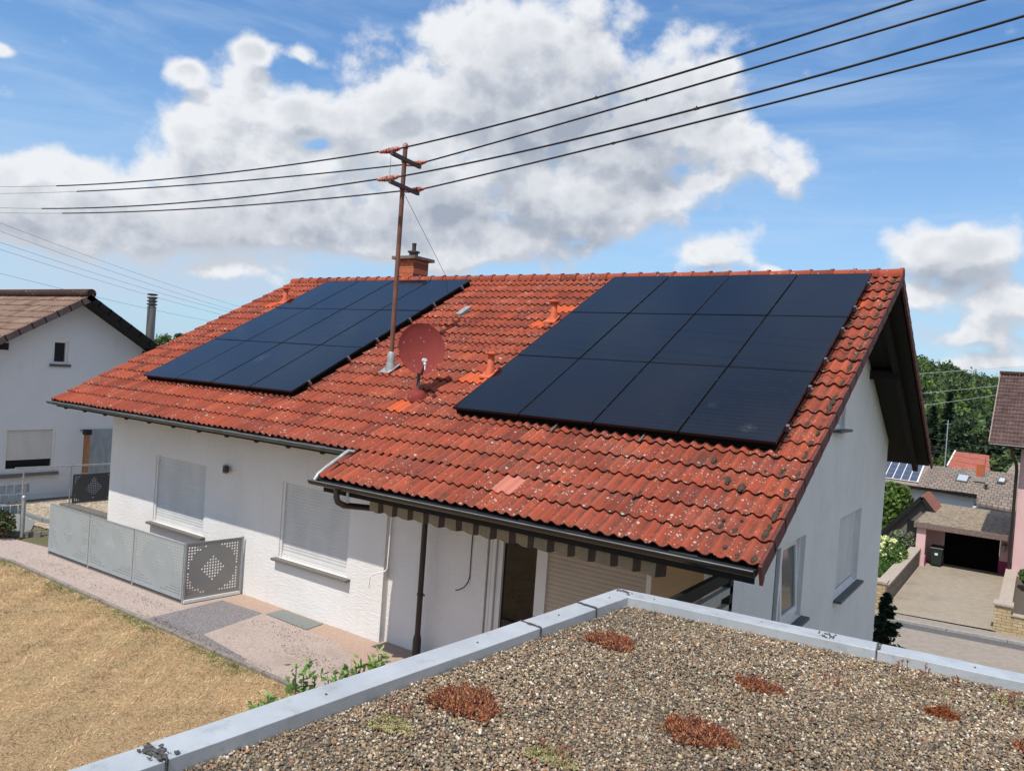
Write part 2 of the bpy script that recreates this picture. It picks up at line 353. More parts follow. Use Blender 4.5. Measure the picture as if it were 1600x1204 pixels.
# parapet sheet metal
m, k, p = new_mat('parapet_sheet_metal')
P = k.pos()
c = k.mix(k.ramp(k.noise(P, 1.6, 5, .65), .3, .75), (.42, .445, .46), (.52, .54, .55))
c = k.mix(k.ramp(k.noise(P, 7, 7, .75), .50, .74, 0, .55), c, (.24, .24, .23))
c = k.mix(k.ramp(k.noise(P, 90, 3, .5), .66, .76, 0, .4), c, (.62, .64, .66))
k.put(p.inputs['Base Color'], c); p.inputs['Metallic'].default_value = .25
k.put(p.inputs['Roughness'], k.ramp(k.noise(P, 5, 5), .3, .8, .38, .6))
k.put(p.inputs['Normal'], k.bump(k.noise(P, 2.5, 3), .18, .02))
M['parapet'] = m
M['lichen_dark'] = mat('dark_joint_lichen', (.03, .028, .026), (.11, .10, .095), .95, sc=60, bump=.7, bsc=200)
M['felt'] = mat('roof_substrate', (.075, .062, .05), (.12, .10, .08), .95, sc=90, bump=.8, bsc=160, bd=.01)
m, k, p = new_mat('mixed_river_pebbles')
k.put(p.inputs['Base Color'], k.mix(k.ramp(k.noise(k.pos(), 260, 3, .6), .3, .7, 0, .35), k.attr('tint', 'Color'), (.10, .085, .07)))
p.inputs['Roughness'].default_value = .8
M['pebble'] = m
def leafmat(name, rough=.6, trans=.25):
    m, k, p = new_mat(name)
    c = k.attr('tint', 'Color')
    k.put(p.inputs['Base Color'], c); p.inputs['Roughness'].default_value = rough; p.inputs['Specular IOR Level'].default_value = .3
    tr = k.new('ShaderNodeBsdfTranslucent'); k.put(tr.inputs[0], c)
    mx = k.new('ShaderNodeMixShader'); mx.inputs[0].default_value = trans
    m.node_tree.links.new(p.outputs[0], mx.inputs[1]); m.node_tree.links.new(tr.outputs[0], mx.inputs[2])
    out = [q for q in m.node_tree.nodes if q.type == 'OUTPUT_MATERIAL'][0]
    m.node_tree.links.new(mx.outputs[0], out.inputs[0])
    return m
M['leaf'] = leafmat('leaf_green')
M['grass'] = leafmat('dry_grass', .8, .2)
M['sedum'] = leafmat('stonecrop_leaf', .55, .15)
M['bark'] = mat('bark', (.06, .045, .03), (.10, .08, .06), .9, sc=20, bump=.5)
# ground surfaces
m, k, p = new_mat('dry_lawn')
P = k.pos()
c = k.mix(k.ramp(k.noise(P, 26, 7, .75), .3, .7), (.62, .43, .235), (.36, .235, .12))
c = k.mix(k.ramp(k.noise(P, 1.3, 4, .6), .42, .7, 0, .7), c, (.46, .35, .18))
k.put(p.inputs['Base Color'], c); p.inputs['Roughness'].default_value = .95
k.put(p.inputs['Normal'], k.bump(k.noise(P, 60, 6, .8), 1.0, .03))
M['lawn'] = m
def aggregate(name, a, b, c_, sc=160, stain=(.20, .15, .12), stv=.35):
    m, k, p = new_mat(name)
    P = k.pos()
    v = k.new('ShaderNodeTexVoronoi'); k.put(v.inputs['Vector'], P); v.inputs['Scale'].default_value = sc
    cx = k.xyz(v.outputs['Color'])
    c = k.mix(cx[0], a, b); c = k.mix(k.math('LESS_THAN', cx[1], .22), c, c_)
    c = k.mix(k.ramp(k.noise(P, 1.7, 7, .7), .48, .75, 0, stv), c, stain)
    c = k.mix(k.ramp(k.noise(P, 9, 7, .8), .60, .74, 0, .5), c, stain)
    k.put(p.inputs['Base Color'], c); p.inputs['Roughness'].default_value = .9
    k.put(p.inputs['Normal'], k.bump(v.outputs['Distance'], .6, .004))
    return m
M['path_pink'] = aggregate('pink_grit_path', (.37, .285, .245), (.51, .415, .365), (.22, .17, .15))
M['path_brown'] = aggregate('tan_grit_paving', (.38, .265, .20), (.48, .345, .275), (.29, .195, .15), stv=.25)
M['path_grey'] = aggregate('dark_grey_grit', (.11, .10, .105), (.20, .185, .19), (.34, .30, .30), 120)
M['slab_grey'] = mat('grey_slab', (.17, .18, .17), (.21, .22, .21), .85, sc=25, bump=.3)
M['concrete'] = mat('old_concrete_kerb', (.27, .23, .19), (.16, .14, .12), .9, sc=14, bump=.5, bsc=80)
M['asphalt'] = mat('worn_asphalt', (.30, .25, .205), (.235, .20, .165), .9, sc=5, bump=.3, bsc=120)
M['asphalt_dark'] = mat('asphalt_patch', (.085, .080, .078), (.11, .10, .098), .9, sc=5, bump=.3, bsc=120)
M['kerb'] = mat('pale_kerb', (.34, .32, .30), (.26, .25, .235), .85, sc=9)
m, k, p = new_mat('paving_setts')
bt = k.new('ShaderNodeTexBrick'); k.put(bt.inputs['Vector'], k.pos())
bt.inputs['Scale'].default_value = 1; bt.inputs['Brick Width'].default_value = .22; bt.inputs['Row Height'].default_value = .17; bt.inputs['Mortar Size'].default_value = .008
bt.inputs['Color1'].default_value = (.335, .28, .21, 1); bt.inputs['Color2'].default_value = (.28, .235, .18, 1); bt.inputs['Mortar'].default_value = (.22, .18, .13, 1)
P = k.pos()
c = k.mix(k.ramp(k.noise(P, .5, 6, .7), .52, .7, 0, .4), bt.outputs[0], (.16, .12, .09))
k.put(p.inputs['Base Color'], c); p.inputs['Roughness'].default_value = .9
M['setts'] = m
def stonew(name, a, b, mort, w=.32, h=.12):
    m, k, p = new_mat(name)
    bt = k.new('ShaderNodeTexBrick')
    X = k.xyz(k.obj()); cb = k.new('ShaderNodeCombineXYZ'); k.put(cb.inputs[0], k.math('ADD', X[0], X[1])); k.put(cb.inputs[1], X[2])
    wv = k.new('ShaderNodeVectorMath', operation='MULTIPLY_ADD'); k.put(wv.inputs[0], k.noise(k.obj(), 6, 2, col=True)); wv.inputs[1].default_value = (.05, .05, .05); k.put(wv.inputs[2], cb.outputs[0])
    k.put(bt.inputs['Vector'], wv.outputs[0]); bt.inputs['Scale'].default_value = 1
    bt.inputs['Brick Width'].default_value = w; bt.inputs['Row Height'].default_value = h; bt.inputs['Mortar Size'].default_value = .012
    bt.inputs['Color1'].default_value = (*a, 1); bt.inputs['Color2'].default_value = (*b, 1); bt.inputs['Mortar'].default_value = (*mort, 1)
    k.put(p.inputs['Base Color'], bt.outputs[0]); p.inputs['Roughness'].default_value = .9
    k.put(p.inputs['Normal'], k.bump(bt.outputs['Fac'], -.8, .02))
    return m
M['stone_y'] = stonew('yellow_stone_wall', (.52, .40, .23), (.38, .28, .16), (.20, .15, .10))
M['stone_g'] = stonew('weathered_stone_wall', (.24, .20, .155), (.15, .13, .11), (.08, .07, .06))
M['coping'] = mat('pale_coping', (.42, .345, .27), (.33, .27, .22), .85, sc=9)
M['hill'] = mat('wooded_hillside', (.02, .035, .012), (.035, .05, .018), .95, sc=.1)
M['field'] = mat('dry_field', (.36, .29, .13), (.28, .24, .11), .95, sc=.3)
m, k, p = new_mat('garden_ground')
P = k.pos(); c = k.mix(k.ramp(k.noise(P, .6, 5), .3, .7), (.10, .10, .045), (.15, .12, .07))
c = k.mix(k.ramp(k.xyz(P)[1], 98, 112), c, (.035, .055, .02))
k.put(p.inputs['Base Color'], c); p.inputs['Roughness'].default_value = .95
M['earth'] = m
M['gravel_tan'] = aggregate('tan_gravel', (.22, .16, .10), (.42, .33, .23), (.55, .50, .42), 26)
M['orangewood'] = mat('orange_timber_post', (.36, .17, .07), (.28, .13, .055), .7, sc=12, stretch=(1, 1, .2))
M['planks'] = mat('grey_boards', (.17, .15, .135), (.11, .10, .09), .9, sc=12, stretch=(.4, .4, 5))
M['fabric_a'] = mat('beige_awning_cloth', (.27, .21, .13), (.22, .17, .105), .9, sc=30)
M['fabric_b'] = mat('brown_awning_cloth', (.045, .028, .022), (.06, .038, .03), .9, sc=30)
M['binm'] = mat('dark_green_bin', (.012, .022, .018), None, .5)
M['strip'] = mat('grey_privacy_strip', (.33, .38, .43), (.24, .28, .32), .6, sc=9, stretch=(1, 1, .3))
m, k, p = new_mat('blue_solar_modules')
X = k.xyz(k.obj())
ga = k.math('LESS_THAN', k.math('FRACT', k.math('MULTIPLY', X[0], 1.0)), .07); gb = k.math('LESS_THAN', k.math('FRACT', k.math('MULTIPLY', X[1], .62)), .05)
k.put(p.inputs['Base Color'], k.mix(k.math('MAXIMUM', ga, gb), (.035, .05, .085), (.50, .52, .54)))
p.inputs['Roughness'].default_value = .25
M['pvblue'] = m

# ------------------------------------------------------------------ mesh helpers
ORG = {}
def props(o, label=None, cat=None, group=None, kind=None):
    if label: o['label'] = label
    if cat: o['category'] = cat
    if group: o['group'] = group
    if kind: o['kind'] = kind
    return o
def thing(name, label, cat, loc=(0, 0, 0), group=None, rot=None, local=False):
    o = bpy.data.objects.new(name, None); COL.objects.link(o)
    o.empty_display_size = .2; o.location = loc
    if rot: o.rotation_euler = rot
    ORG[o.name] = Vector((0, 0, 0)) if local else Vector(loc)
    return props(o, label, cat, group)
class MB:
    def __init__(s): s.v = []; s.f = []; s.mi = []
    def add(s, vs, fs, mi=0):
        b = len(s.v); s.v += [Vector(q) for q in vs]
        for f in fs: s.f.append([i + b for i in f]); s.mi.append(mi)
        return s
    def hexa(s, p, mi=0):   # 4 bottom ccw, 4 top ccw
        return s.add(p, [(3, 2, 1, 0), (4, 5, 6, 7), (0, 1, 5, 4), (1, 2, 6, 5), (2, 3, 7, 6), (3, 0, 4, 7)], mi)
    def box(s, x0, x1, y0, y1, z0, z1, mi=0):
        return s.hexa([(x0, y0, z0), (x1, y0, z0), (x1, y1, z0), (x0, y1, z0), (x0, y0, z1), (x1, y0, z1), (x1, y1, z1), (x0, y1, z1)], mi)
    def beam(s, a, b, w, h, up=(0, 0, 1), mi=0):
        a = Vector(a); b = Vector(b); d = (b - a).normalized(); up = Vector(up)
        r = d.cross(up).normalized() * (w / 2); u = r.cross(d).normalized() * (h / 2)
        return s.hexa([a - r - u, a + r - u, b + r - u, b - r - u, a - r + u, a + r + u, b + r + u, b - r + u], mi)
    def prism(s, pts, vec, mi=0):
        n = len(pts); vec = Vector(vec); P = [Vector(q) for q in pts]
        vs = P + [q + vec for q in P]
        fs = [tuple(range(n))[::-1], tuple(range(n, 2 * n))] + [(i, (i + 1) % n, n + (i + 1) % n, n + i) for i in range(n)]
        return s.add(vs, fs, mi)
    def tube(s, pts, r, n=8, cap=True, mi=0):
        P = [Vector(q) for q in pts]; rs = r if isinstance(r, (list, tuple)) else [r] * len(P)
        rings = []; prev = None
        for i, q in enumerate(P):
            d = (P[min(i + 1, len(P) - 1)] - P[max(i - 1, 0)]).normalized()
            if prev is None:
                a = Vector((0, 0, 1)) if abs(d.z) < .9 else Vector((1, 0, 0)); x = d.cross(a).normalized()
            else: x = (prev - d * prev.dot(d)).normalized()
            prev = x; y = d.cross(x)
            rings.append([q + (x * math.cos(t) + y * math.sin(t)) * rs[i] for t in [2 * math.pi * j / n for j in range(n)]])
        vs = [q for rg in rings for q in rg]; fs = []
        for i in range(len(P) - 1):
            for j in range(n):
                k = (j + 1) % n; fs.append((i * n + j, i * n + k, (i + 1) * n + k, (i + 1) * n + j))
        if cap: fs += [tuple(range(n))[::-1], tuple(range((len(P) - 1) * n, len(P) * n))]
        return s.add(vs, fs, mi)
    def lathe(s, o, axis, prof, n=16, mi=0):   # prof: (radius, height along axis)
        ax = Vector(axis).normalized(); o = Vector(o)
        a = Vector((0, 0, 1)) if abs(ax.z) < .9 else Vector((1, 0, 0)); x = ax.cross(a).normalized(); y = ax.cross(x)
        vs = []; fs = []
        for r, h in prof:
            for j in range(n):
                t = 2 * math.pi * j / n; vs.append(o + ax * h + (x * math.cos(t) + y * math.sin(t)) * max(r, 1e-4))
        for i in range(len(prof) - 1):
            for j in range(n):
                k = (j + 1) % n; fs.append((i * n + j, i * n + k, (i + 1) * n + k, (i + 1) * n + j))
        fs += [tuple(range(n))[::-1], tuple(range((len(prof) - 1) * n, len(prof) * n))]
        return s.add(vs, fs, mi)
    def build(s, name, m, parent=None, origin=None, smooth=False, fix=True, bevel=0, **kw):
        o0 = ORG.get(parent.name, Vector()) if parent else Vector(origin or (0, 0, 0))
        me = bpy.data.meshes.new(name)
        me.from_pydata([tuple(q - o0) for q in s.v], [], s.f)
        ms = m if isinstance(m, (list, tuple)) else [m]
        for q in ms: me.materials.append(q)
        if len(ms) > 1: me.polygons.foreach_set('material_index', s.mi)
        if smooth:
            me.polygons.foreach_set('use_smooth', [True] * len(me.polygons))
            try: me.set_sharp_from_angle(angle=R(40))
            except Exception: pass
        if fix:
            import bmesh
            bm = bmesh.new(); bm.from_mesh(me); bmesh.ops.recalc_face_normals(bm, faces=bm.faces); bm.to_mesh(me); bm.free()
        me.update()
        o = bpy.data.objects.new(name, me); COL.objects.link(o)
        if parent: o.parent = parent; ORG[o.name] = o0
        else: o.location = o0; ORG[o.name] = o0
        if bevel:
            b = o.modifiers.new('b', 'BEVEL'); b.width = bevel; b.segments = 2; b.limit_method = 'ANGLE'
        return props(o, **kw)
def np_mesh(name, V, F, m, parent=None, origin=None, smooth=False, attrs=None, **kw):
    o0 = ORG.get(parent.name, Vector()) if parent else Vector(origin or (0, 0, 0))
    V = np.asarray(V, np.float32) - np.array(o0, np.float32); F = np.asarray(F, np.int32); K = F.shape[1]
    me = bpy.data.meshes.new(name)
    me.vertices.add(len(V)); me.vertices.foreach_set('co', V.ravel())
    me.loops.add(F.size); me.loops.foreach_set('vertex_index', F.ravel())
    me.polygons.add(len(F)); me.polygons.foreach_set('loop_start', np.arange(0, F.size, K, dtype=np.int32))
    try: me.polygons.foreach_set('loop_total', np.full(len(F), K, np.int32))
    except Exception: pass
    if smooth: me.polygons.foreach_set('use_smooth', np.ones(len(F), bool))
    me.materials.append(m)
    for k_, a in (attrs or {}).items():
        a = np.asarray(a, np.float32)
        if a.ndim == 2:
            at = me.attributes.new(k_, 'FLOAT_COLOR', 'POINT'); at.data.foreach_set('color', np.c_[a, np.ones(len(a), np.float32)].astype(np.float32).ravel())
        else:
            at = me.attributes.new(k_, 'FLOAT', 'POINT'); at.data.foreach_set('value', a)
    me.update(calc_edges=True); me.validate()
    o = bpy.data.objects.new(name, me); COL.objects.link(o)
    if parent: o.parent = parent
    else: o.location = o0
    ORG[o.name] = o0
    return props(o, **kw)
def copy_tree(o, parent=None):
    c = o.copy(); COL.objects.link(c); c.parent = parent; ORG[c.name] = ORG.get(o.name, Vector())
    for ch in list(o.children): copy_tree(ch, c)
    return c
def boolean_cut(o, cutters):
    mb = MB()
    for c in cutters: mb.box(*c)
    import bmesh
    c = mb.build('cutter', M['white']); c.location = (0, 0, 0)
    md = o.modifiers.new('cut', 'BOOLEAN'); md.object = c; md.operation = 'DIFFERENCE'; md.solver = 'EXACT'
    bpy.context.view_layer.update()
    ev = o.evaluated_get(bpy.context.evaluated_depsgraph_get())
    me = bpy.data.meshes.new_from_object(ev); o.modifiers.clear(); old = o.data; o.data = me; me.name = o.name
    bpy.data.objects.remove(c, do_unlink=True); bpy.data.meshes.remove(old)

# ------------------------------------------------------------------ main house constants (metres; x along the ridge, y away, z up)
PT = math.radians(28.45); CP, SP, TP = math.cos(PT), math.sin(PT), math.tan(PT)
ROW = .3591; S0 = -1.877; S_UP = S0 + 2 * ROW; S_RIDGE = S0 + 21 * ROW      # 5.664
XL, XR, XS = -9.90, 4.99, -0.95
def RF(x, s, n=0.0):      # front slope: along x, up-slope s, normal offset n
    return Vector((x, s * CP - n * SP, s * SP + n * CP))
RY, RZ = S_RIDGE * CP + .165 * SP, S_RIDGE * SP - .165 * CP
def RB(x, s, n=-.165):    # rear slope, mirrored about the ridge
    p = RF(x, s, n); return Vector((p.x, 2 * RY - p.y, p.z))
GZ = -3.73

# ------------------------------------------------------------------ terrain and ground
def sstep(a, b, x):
    t = np.clip((x - a) / (b - a), 0, 1); return t * t * (3 - 2 * t)
def ground_h(x, y):
    z = GZ - .02 - 2.6 * sstep(.6, 12.0, y) * sstep(3.3, 4.6, x + .25 * y) - 2.6 * sstep(7, 13, y) * (1 - sstep(3.3, 4.6, x + .25 * y))
    z = z - (8.33 + z) * sstep(12, 17.5, y)
    z = z - 2.7 * sstep(45, 56, y) - 2.5 * sstep(62, 85, y)
    ridge = sstep(115, 340, y) * (21.5 - .25 * (x + 36)) * (1 - sstep(120, 300, np.abs(x + 10)))
    z = z + np.where(y > 100, ridge, 0)
    lh = 20 * np.exp(-((x + 640) ** 2 / 150 ** 2 + (y - 500) ** 2 / 150 ** 2))
    return z + lh
def grid_mesh(name, xs, ys, m, **kw):
    X, Y = np.meshgrid(xs, ys); Z = ground_h(X, Y)
    V = np.c_[X.ravel(), Y.ravel(), Z.ravel()]; nx = len(xs); ny = len(ys)
    i = np.arange(nx - 1)[None, :] + nx * np.arange(ny - 1)[:, None]; i = i.ravel()
    F = np.c_[i, i + 1, i + nx + 1, i + nx]
    return np_mesh(name, V, F, m, smooth=True, **kw)
xs = np.unique(np.r_[-3000, -2000, -1400, np.arange(-1200, -100, 40), np.arange(-100, -24, 8), np.arange(-24, 16, 1.0), np.arange(16, 100, 8), np.arange(100, 600, 60), 1000, 2000, 3000])
ys = np.unique(np.r_[-3000, -1000, -300, -100, -40, np.arange(-20, 64, 1.0), np.arange(64, 130, 4), np.arange(130, 420, 12), np.arange(420, 800, 40), 1000, 1600, 3000])
grid_mesh('ground', xs, ys, M['earth'], kind='structure')
def sheet(name, pts, z, m, **kw):
    return MB().add([(x, y, z) for x, y in pts], [tuple(range(len(pts)))]).build(name, m, fix=False, **kw)
LAWN = [(-8.83, -1.98), (-.3, -1.98), (3.7, -1.98), (3.4, -11), (-12, -11), (-12, -2.55)]
sheet('lawn', LAWN, GZ + .008, M['lawn'], kind='structure')
sheet('garden_path', [(-11.6, -1.3), (-9.55, -.95), (-9.3, 0.0), (-4.47, -0.001), (-4.38, -1.90), (-8.78, -1.90), (-12, -2.42), (-12, -1.35)], GZ + .004, M['path_pink'], kind='structure')
sheet('terrace_paving', [(-4.47, -0.001), (-1.135, -.001), (-1.135, .118), (3.895, .118), (3.895, -.001), (4.2, -.001), (4.2, -1.9), (-4.38, -1.90)], GZ + .004, M['path_brown'], kind='structure')
sheet('grey_grit_patch', [(-4.38, -1.895), (-4.41, -.48), (-3.38, -.41), (-3.18, -1.65), (-1.91, -1.80), (-1.91, -1.895)], GZ + .008, M['path_grey'], kind='structure')
sheet('pink_grit_patch', [(-3.18, -1.65), (-3.38, -.41), (-2.3, -.45), (-1.95, -.42), (-1.60, -.47), (-1.25, -.60), (-.95, -.74), (-.70, -.98), (-.45, -1.30), (-.30, -1.895), (-1.91, -1.895), (-1.91, -1.80)], GZ + .012, M['path_pink'], kind='structure')
sheet('grey_slab', [(-3.32, -.40), (-3.33, -.05), (-2.33, -.05), (-2.30, -.42)], GZ + .014, M['slab_grey'], kind='structure')
sheet('gravel_bed', [(-14.6, -.6), (-14.6, 4), (-9.4, 4), (-9.4, .15), (-10.9, -.2)], GZ + .004, M['gravel_tan'], kind='structure')
sheet('neighbour_path', [(-14.8, -1.4), (-14.8, -.1), (-12.2, -.1), (-11.0, -.75), (-11.9, -1.4)], GZ + .009, M['slab_grey'], kind='structure')
def kerbline(name, pts, w, h, label, m=M['concrete']):
    mb = MB()
    for a, b in zip(pts, pts[1:]):
        a = Vector((*a, GZ + h / 2 - .03)); b = Vector((*b, GZ + h / 2 - .03)); L = (b - a).length; k = max(1, round(L / 1.0))
        for i in range(k):
            p = a.lerp(b, (i + .006) / k); q = a.lerp(b, (i + .994) / k)
            mb.beam(p + Vector((0, 0, rng.uniform(-.004, .004))), q, w, h + .06)
    o = pts[0]
    return mb.build(name, m, origin=(o[0], o[1], GZ), label=label, cat='kerb', bevel=.006)
kerbline('lawn_kerb', [(-12, -2.47), (-8.80, -1.94), (-.3, -1.94), (3.5, -1.94)], .06, .05, 'low weathered concrete kerb between the dry lawn and the pink path')
kerbline('bed_kerb', [(-12.2, -1.62), (-11.4, -1.45), (-10.72, -.62)], .08, .10, 'raised concrete kerb around the rose bed at the left edge of the photo')
kerbline('bed_edging', [(-14.2, -.05), (-12.0, 0.0), (-9.45, .55)], .09, .10, 'grey kerb around the gravel bed beside the white house corner', M['slab_grey'])
kerbline('step_kerb', [(-13.3, 1.05), (-9.45, 1.25)], .25, .16, 'dark step kerb behind the wire railing', M['sill'])

# far road, pavement, driveway: street rotated a few degrees to the house
def SR(u, v, z=0):   # street frame: u along the street, v across, from (2.5, 25.6)
    a = R(7.4); return (2.5 + u * math.cos(a) - v * math.sin(a), 25.6 + u * math.sin(a) + v * math.cos(a))
def ssheet(name, u0, u1, v0, v1, z, m): return sheet(name, [SR(u0, v0), SR(u1, v0), SR(u1, v1), SR(u0, v1)], z, m, kind='structure')
ssheet('road', -120, 120, -6.5, -.75, -8.30, M['asphalt'])
ssheet('road_patch', -120, 120, -.75, -.08, -8.298, M['asphalt_dark'])
mb = MB()
for i in range(-60, 60):
    p = Vector((*SR(i * 2 + .01, 0), -8.26)); q = Vector((*SR(i * 2 + 1.99, 0), -8.26)); mb.beam(p, q, .14, .12)
mb.build('kerb_line', M['kerb'], kind='structure')
ssheet('pavement', -120, 120, .07, 1.02, -8.25, M['asphalt'])
sheet('driveway', [(1.9, 26.62), (6.05, 27.25), (6.3, 36.5), (6.3, 44), (1.9, 44)], -8.235, M['setts'], kind='structure')
# ------------------------------------------------------------------ main house
house = thing('tiled_house', 'white rendered house with a large red tiled gable roof carrying two solar arrays', 'house', (-2.5, 5.0, GZ))
def roofz(y, n=-.24): return RF(0, (y + n * SP) / CP, n).z
YW, YB = 0.0, 10.30
XW0, XW1 = -9.22, 4.20
zt0 = roofz(YW); zap = RZ - .08 / CP
ztb = zap - TP * (YB - RY) + .0
body = MB().prism([(XW0, YW, GZ - .4), (XW0, YB, GZ - 5.5), (XW0, YB, ztb), (XW0, RY, zap), (XW0, YW, zt0)], (XW1 - XW0, 0, 0))
wall = body.build('wall', M['stucco'], house)
WIN_F = [(-7.50, -5.78, -2.93, -1.58), (-3.60, -1.90, -2.89, -1.58)]
DOOR = (.66, 3.20, GZ + .05, -1.68)
WIN_G = [(5.78, 7.74, -3.02, -1.60), (1.86, 3.42, -2.78, -1.55), (4.72, 5.52, .00, .66)]
cuts = []; RC = .12      # the terrace part of the front stands back a little
for x0, x1, z0, z1 in WIN_F: cuts.append((x0, x1, -1, .12, z0, z1))
cuts.append((-1.13, 3.90, -1, RC, GZ - .8, .4))
for y0, y1, z0, z1 in WIN_G: cuts.append((4.2 - .17, 5.5, y0, y1, z0, z1))
# body mesh is stored relative to the house origin: shift cutters alike
o0 = ORG[house.name]
wall.parent = None; wall.location = o0
boolean_cut(wall, cuts); boolean_cut(wall, [(DOOR[0], DOOR[1], RC - .06, RC + .16, DOOR[2], DOOR[3])]); boolean_cut(wall, [(.95, 1.52, RC + .10, 2.6, DOOR[2] + .001, DOOR[3] - .001)])
wall.location = (0, 0, 0); wall.parent = house
room = MB()
room.box(.955, 1.515, .165, 2.55, DOOR[2] + .006, DOOR[2] + .010)
room.build('room_floor', M['room'], house)

def slats(mb, axis, a0, a1, z0, z1, d, pitch=.052, out=-1):
    """shutter curtain: bulged slats; axis x: faces -y (d = y of face), axis y: faces +x (d = x of face)"""
    z = z0; prof = []
    while z < z1 - .01:
        for t, k in ((0, 0), (.10, .005), (.5, .008), (.90, .005)): prof.append((z + t * pitch, k))
        z += pitch
    prof.append((min(z, z1), 0))
    vs = []; fs = []
    for zz, k in prof:
        for a in (a0, a1):
            vs.append((a, d - k, zz) if axis == 'x' else (d + k, a, zz))
    for i in range(len(prof) - 1): fs.append((2 * i, 2 * i + 1, 2 * i + 3, 2 * i + 2))
    mb.add(vs, fs)
def front_window(x0, x1, z0, z1, label):
    fr = MB(); w = .055
    fr.box(x0, x0 + w, .015, .115, z0, z1); fr.box(x1 - w, x1, .015, .115, z0, z1)
    fr.box(x0 + w, x1 - w, .03, .115, z0, z0 + .06); fr.box(x0 + w, x1 - w, .03, .115, z1 - .03, z1)
    f = fr.build('window', M['whitepvc'], house, bevel=.004, label=label)
    s = MB(); slats(s, 'x', x0 + w, x1 - w, z0 + .13, z1 - .03, .055)
    s.build('shutter', M['shutter'], f, fix=False)
    b = MB().box(x0 + w, x1 - w, .042, .062, z0 + .068, z0 + .128); b.build('shutter_bar', M['whitepvc'], f)
    k_ = MB().box(x0 - .07, x1 + .07, -.11, .10, z0 - .045, z0 - .004); k_.build('sill', M['sill'], f, bevel=.004)
front_window(*WIN_F[0], label='left front window with its roller shutter closed')
front_window(*WIN_F[1], label='right front window with its roller shutter closed')
# door and the big shuttered terrace window
x0, x1, z0, z1 = DOOR
fr = MB()
for a, b, yy in ((x0, x0 + .05, .0), (x0 + .07, x0 + .115, .03), (x0 + .135, x0 + .19, .01), (x0 + .20, .945, .05), (1.525, 1.69, .02), (3.13, 3.20, .02)):
    fr.box(a, b, yy + RC, .155 + RC, z0, z1)
fr.box(x0, x1, .06 + RC, .158 + RC, z1 - .035, z1); fr.box(.945, 1.525, .05 + RC, .155 + RC, z1 - .07, z1 - .036); fr.box(.945, 1.525, .05 + RC, .155 + RC, z0, z0 + .11)
dr = fr.build('terrace_door', M['whitepvc'], house)
MB().box(.945, 1.525, .095 + RC, .105 + RC, z0 + .11, z1 - .07).build('glass', M['glass'], dr)
MB().box(1.535, 1.56, RC, .02 + RC, -2.85, -2.70).build('handle', M['zinc'], dr)
s = MB(); slats(s, 'x', 1.69, 3.13, z0 + .02, z1 - .01, .06 + RC, .06)
s.build('shutter', M['shutter_shaded'], dr, fix=False)
MB().box(3.205, 3.897, RC - .004, RC + .02, GZ + .01, -.50).build('shade_tint_panel', M['warm_shade'], house)  # thin skin added over the white wall to carry the shade tint

def gable_window(i, y0, y1, z0, z1):
    w = .06; X = 4.2
    fr = MB()
    fr.box(X - .165, X - .07, y0, y0 + w, z0, z1); fr.box(X - .165, X - .07, y1 - w, y1, z0, z1)
    fr.box(X - .165, X - .07, y0 + w, y1 - w, z0, z0 + .07); fr.box(X - .165, X - .07, y0 + w, y1 - w, z1 - .05, z1)
    if i == 1: fr.box(X - .165, X - .07, y0 + .50, y0 + .60, z0 + .07, z1 - .05)
    lab = ['large gable window with its shutter down', 'gable window with a tilted open sash', 'small attic window under the verge'][i]
    f = fr.build('window', M['whitepvc'], house, bevel=.004, label=lab)
    MB().box(X - .06, X + .13, y0 - .06, y1 + .06, z0 - .05, z0 - .006).build('sill', M['sill_dark'], f, bevel=.004)
    if i == 0:
        s = MB(); slats(s, 'y', y0 + w, y1 - w, z0 + .08, z1 - .02, X - .095, .052)
        s.build('shutter', M['shutter'], f, fix=False)
    else:
        g0 = y0 + w; g1 = (y0 + .50) if i == 1 else y1 - w
        MB().box(X - .13, X - .12, g0, g1, z0 + .07, z1 - .05).build('glass', M['glass_c'], f)
        MB().box(X - .16, X - .15, g0, y1 - w, z0 + .02, z1 - .02).build('curtain', M['curtain'], f)
    if i == 1:   # tilted sash: hinged at the bottom, leaning in at the top
        a, b = y0 + .60, y1 - w; zb, zt = z0 + .08, z1 - .06
        sash = MB(); xb = X - .075
        def sp(y, t): return Vector((xb - .0 - .075 * t, y, zb + (zt - zb) * t))
        for (ya, yb_, ta, tb) in ((a, a + .08, 0, 1), (b - .08, b, 0, 1), (a + .08, b - .08, 0, .08), (a + .08, b - .08, .92, 1)):
            q = [sp(ya, ta), sp(yb_, ta), sp(yb_, tb), sp(ya, tb)]
            sash.prism(q, (.035, 0, 0))
        sb = sash.build('sash', M['whitepvc'], f)
        MB().prism([sp(a + .08, .08), sp(b - .08, .08), sp(b - .08, .92), sp(a + .08, .92)], (.010, 0, 0)).build('pane', M['glass_c'], f)
for i, w_ in enumerate(WIN_G): gable_window(i, *w_)

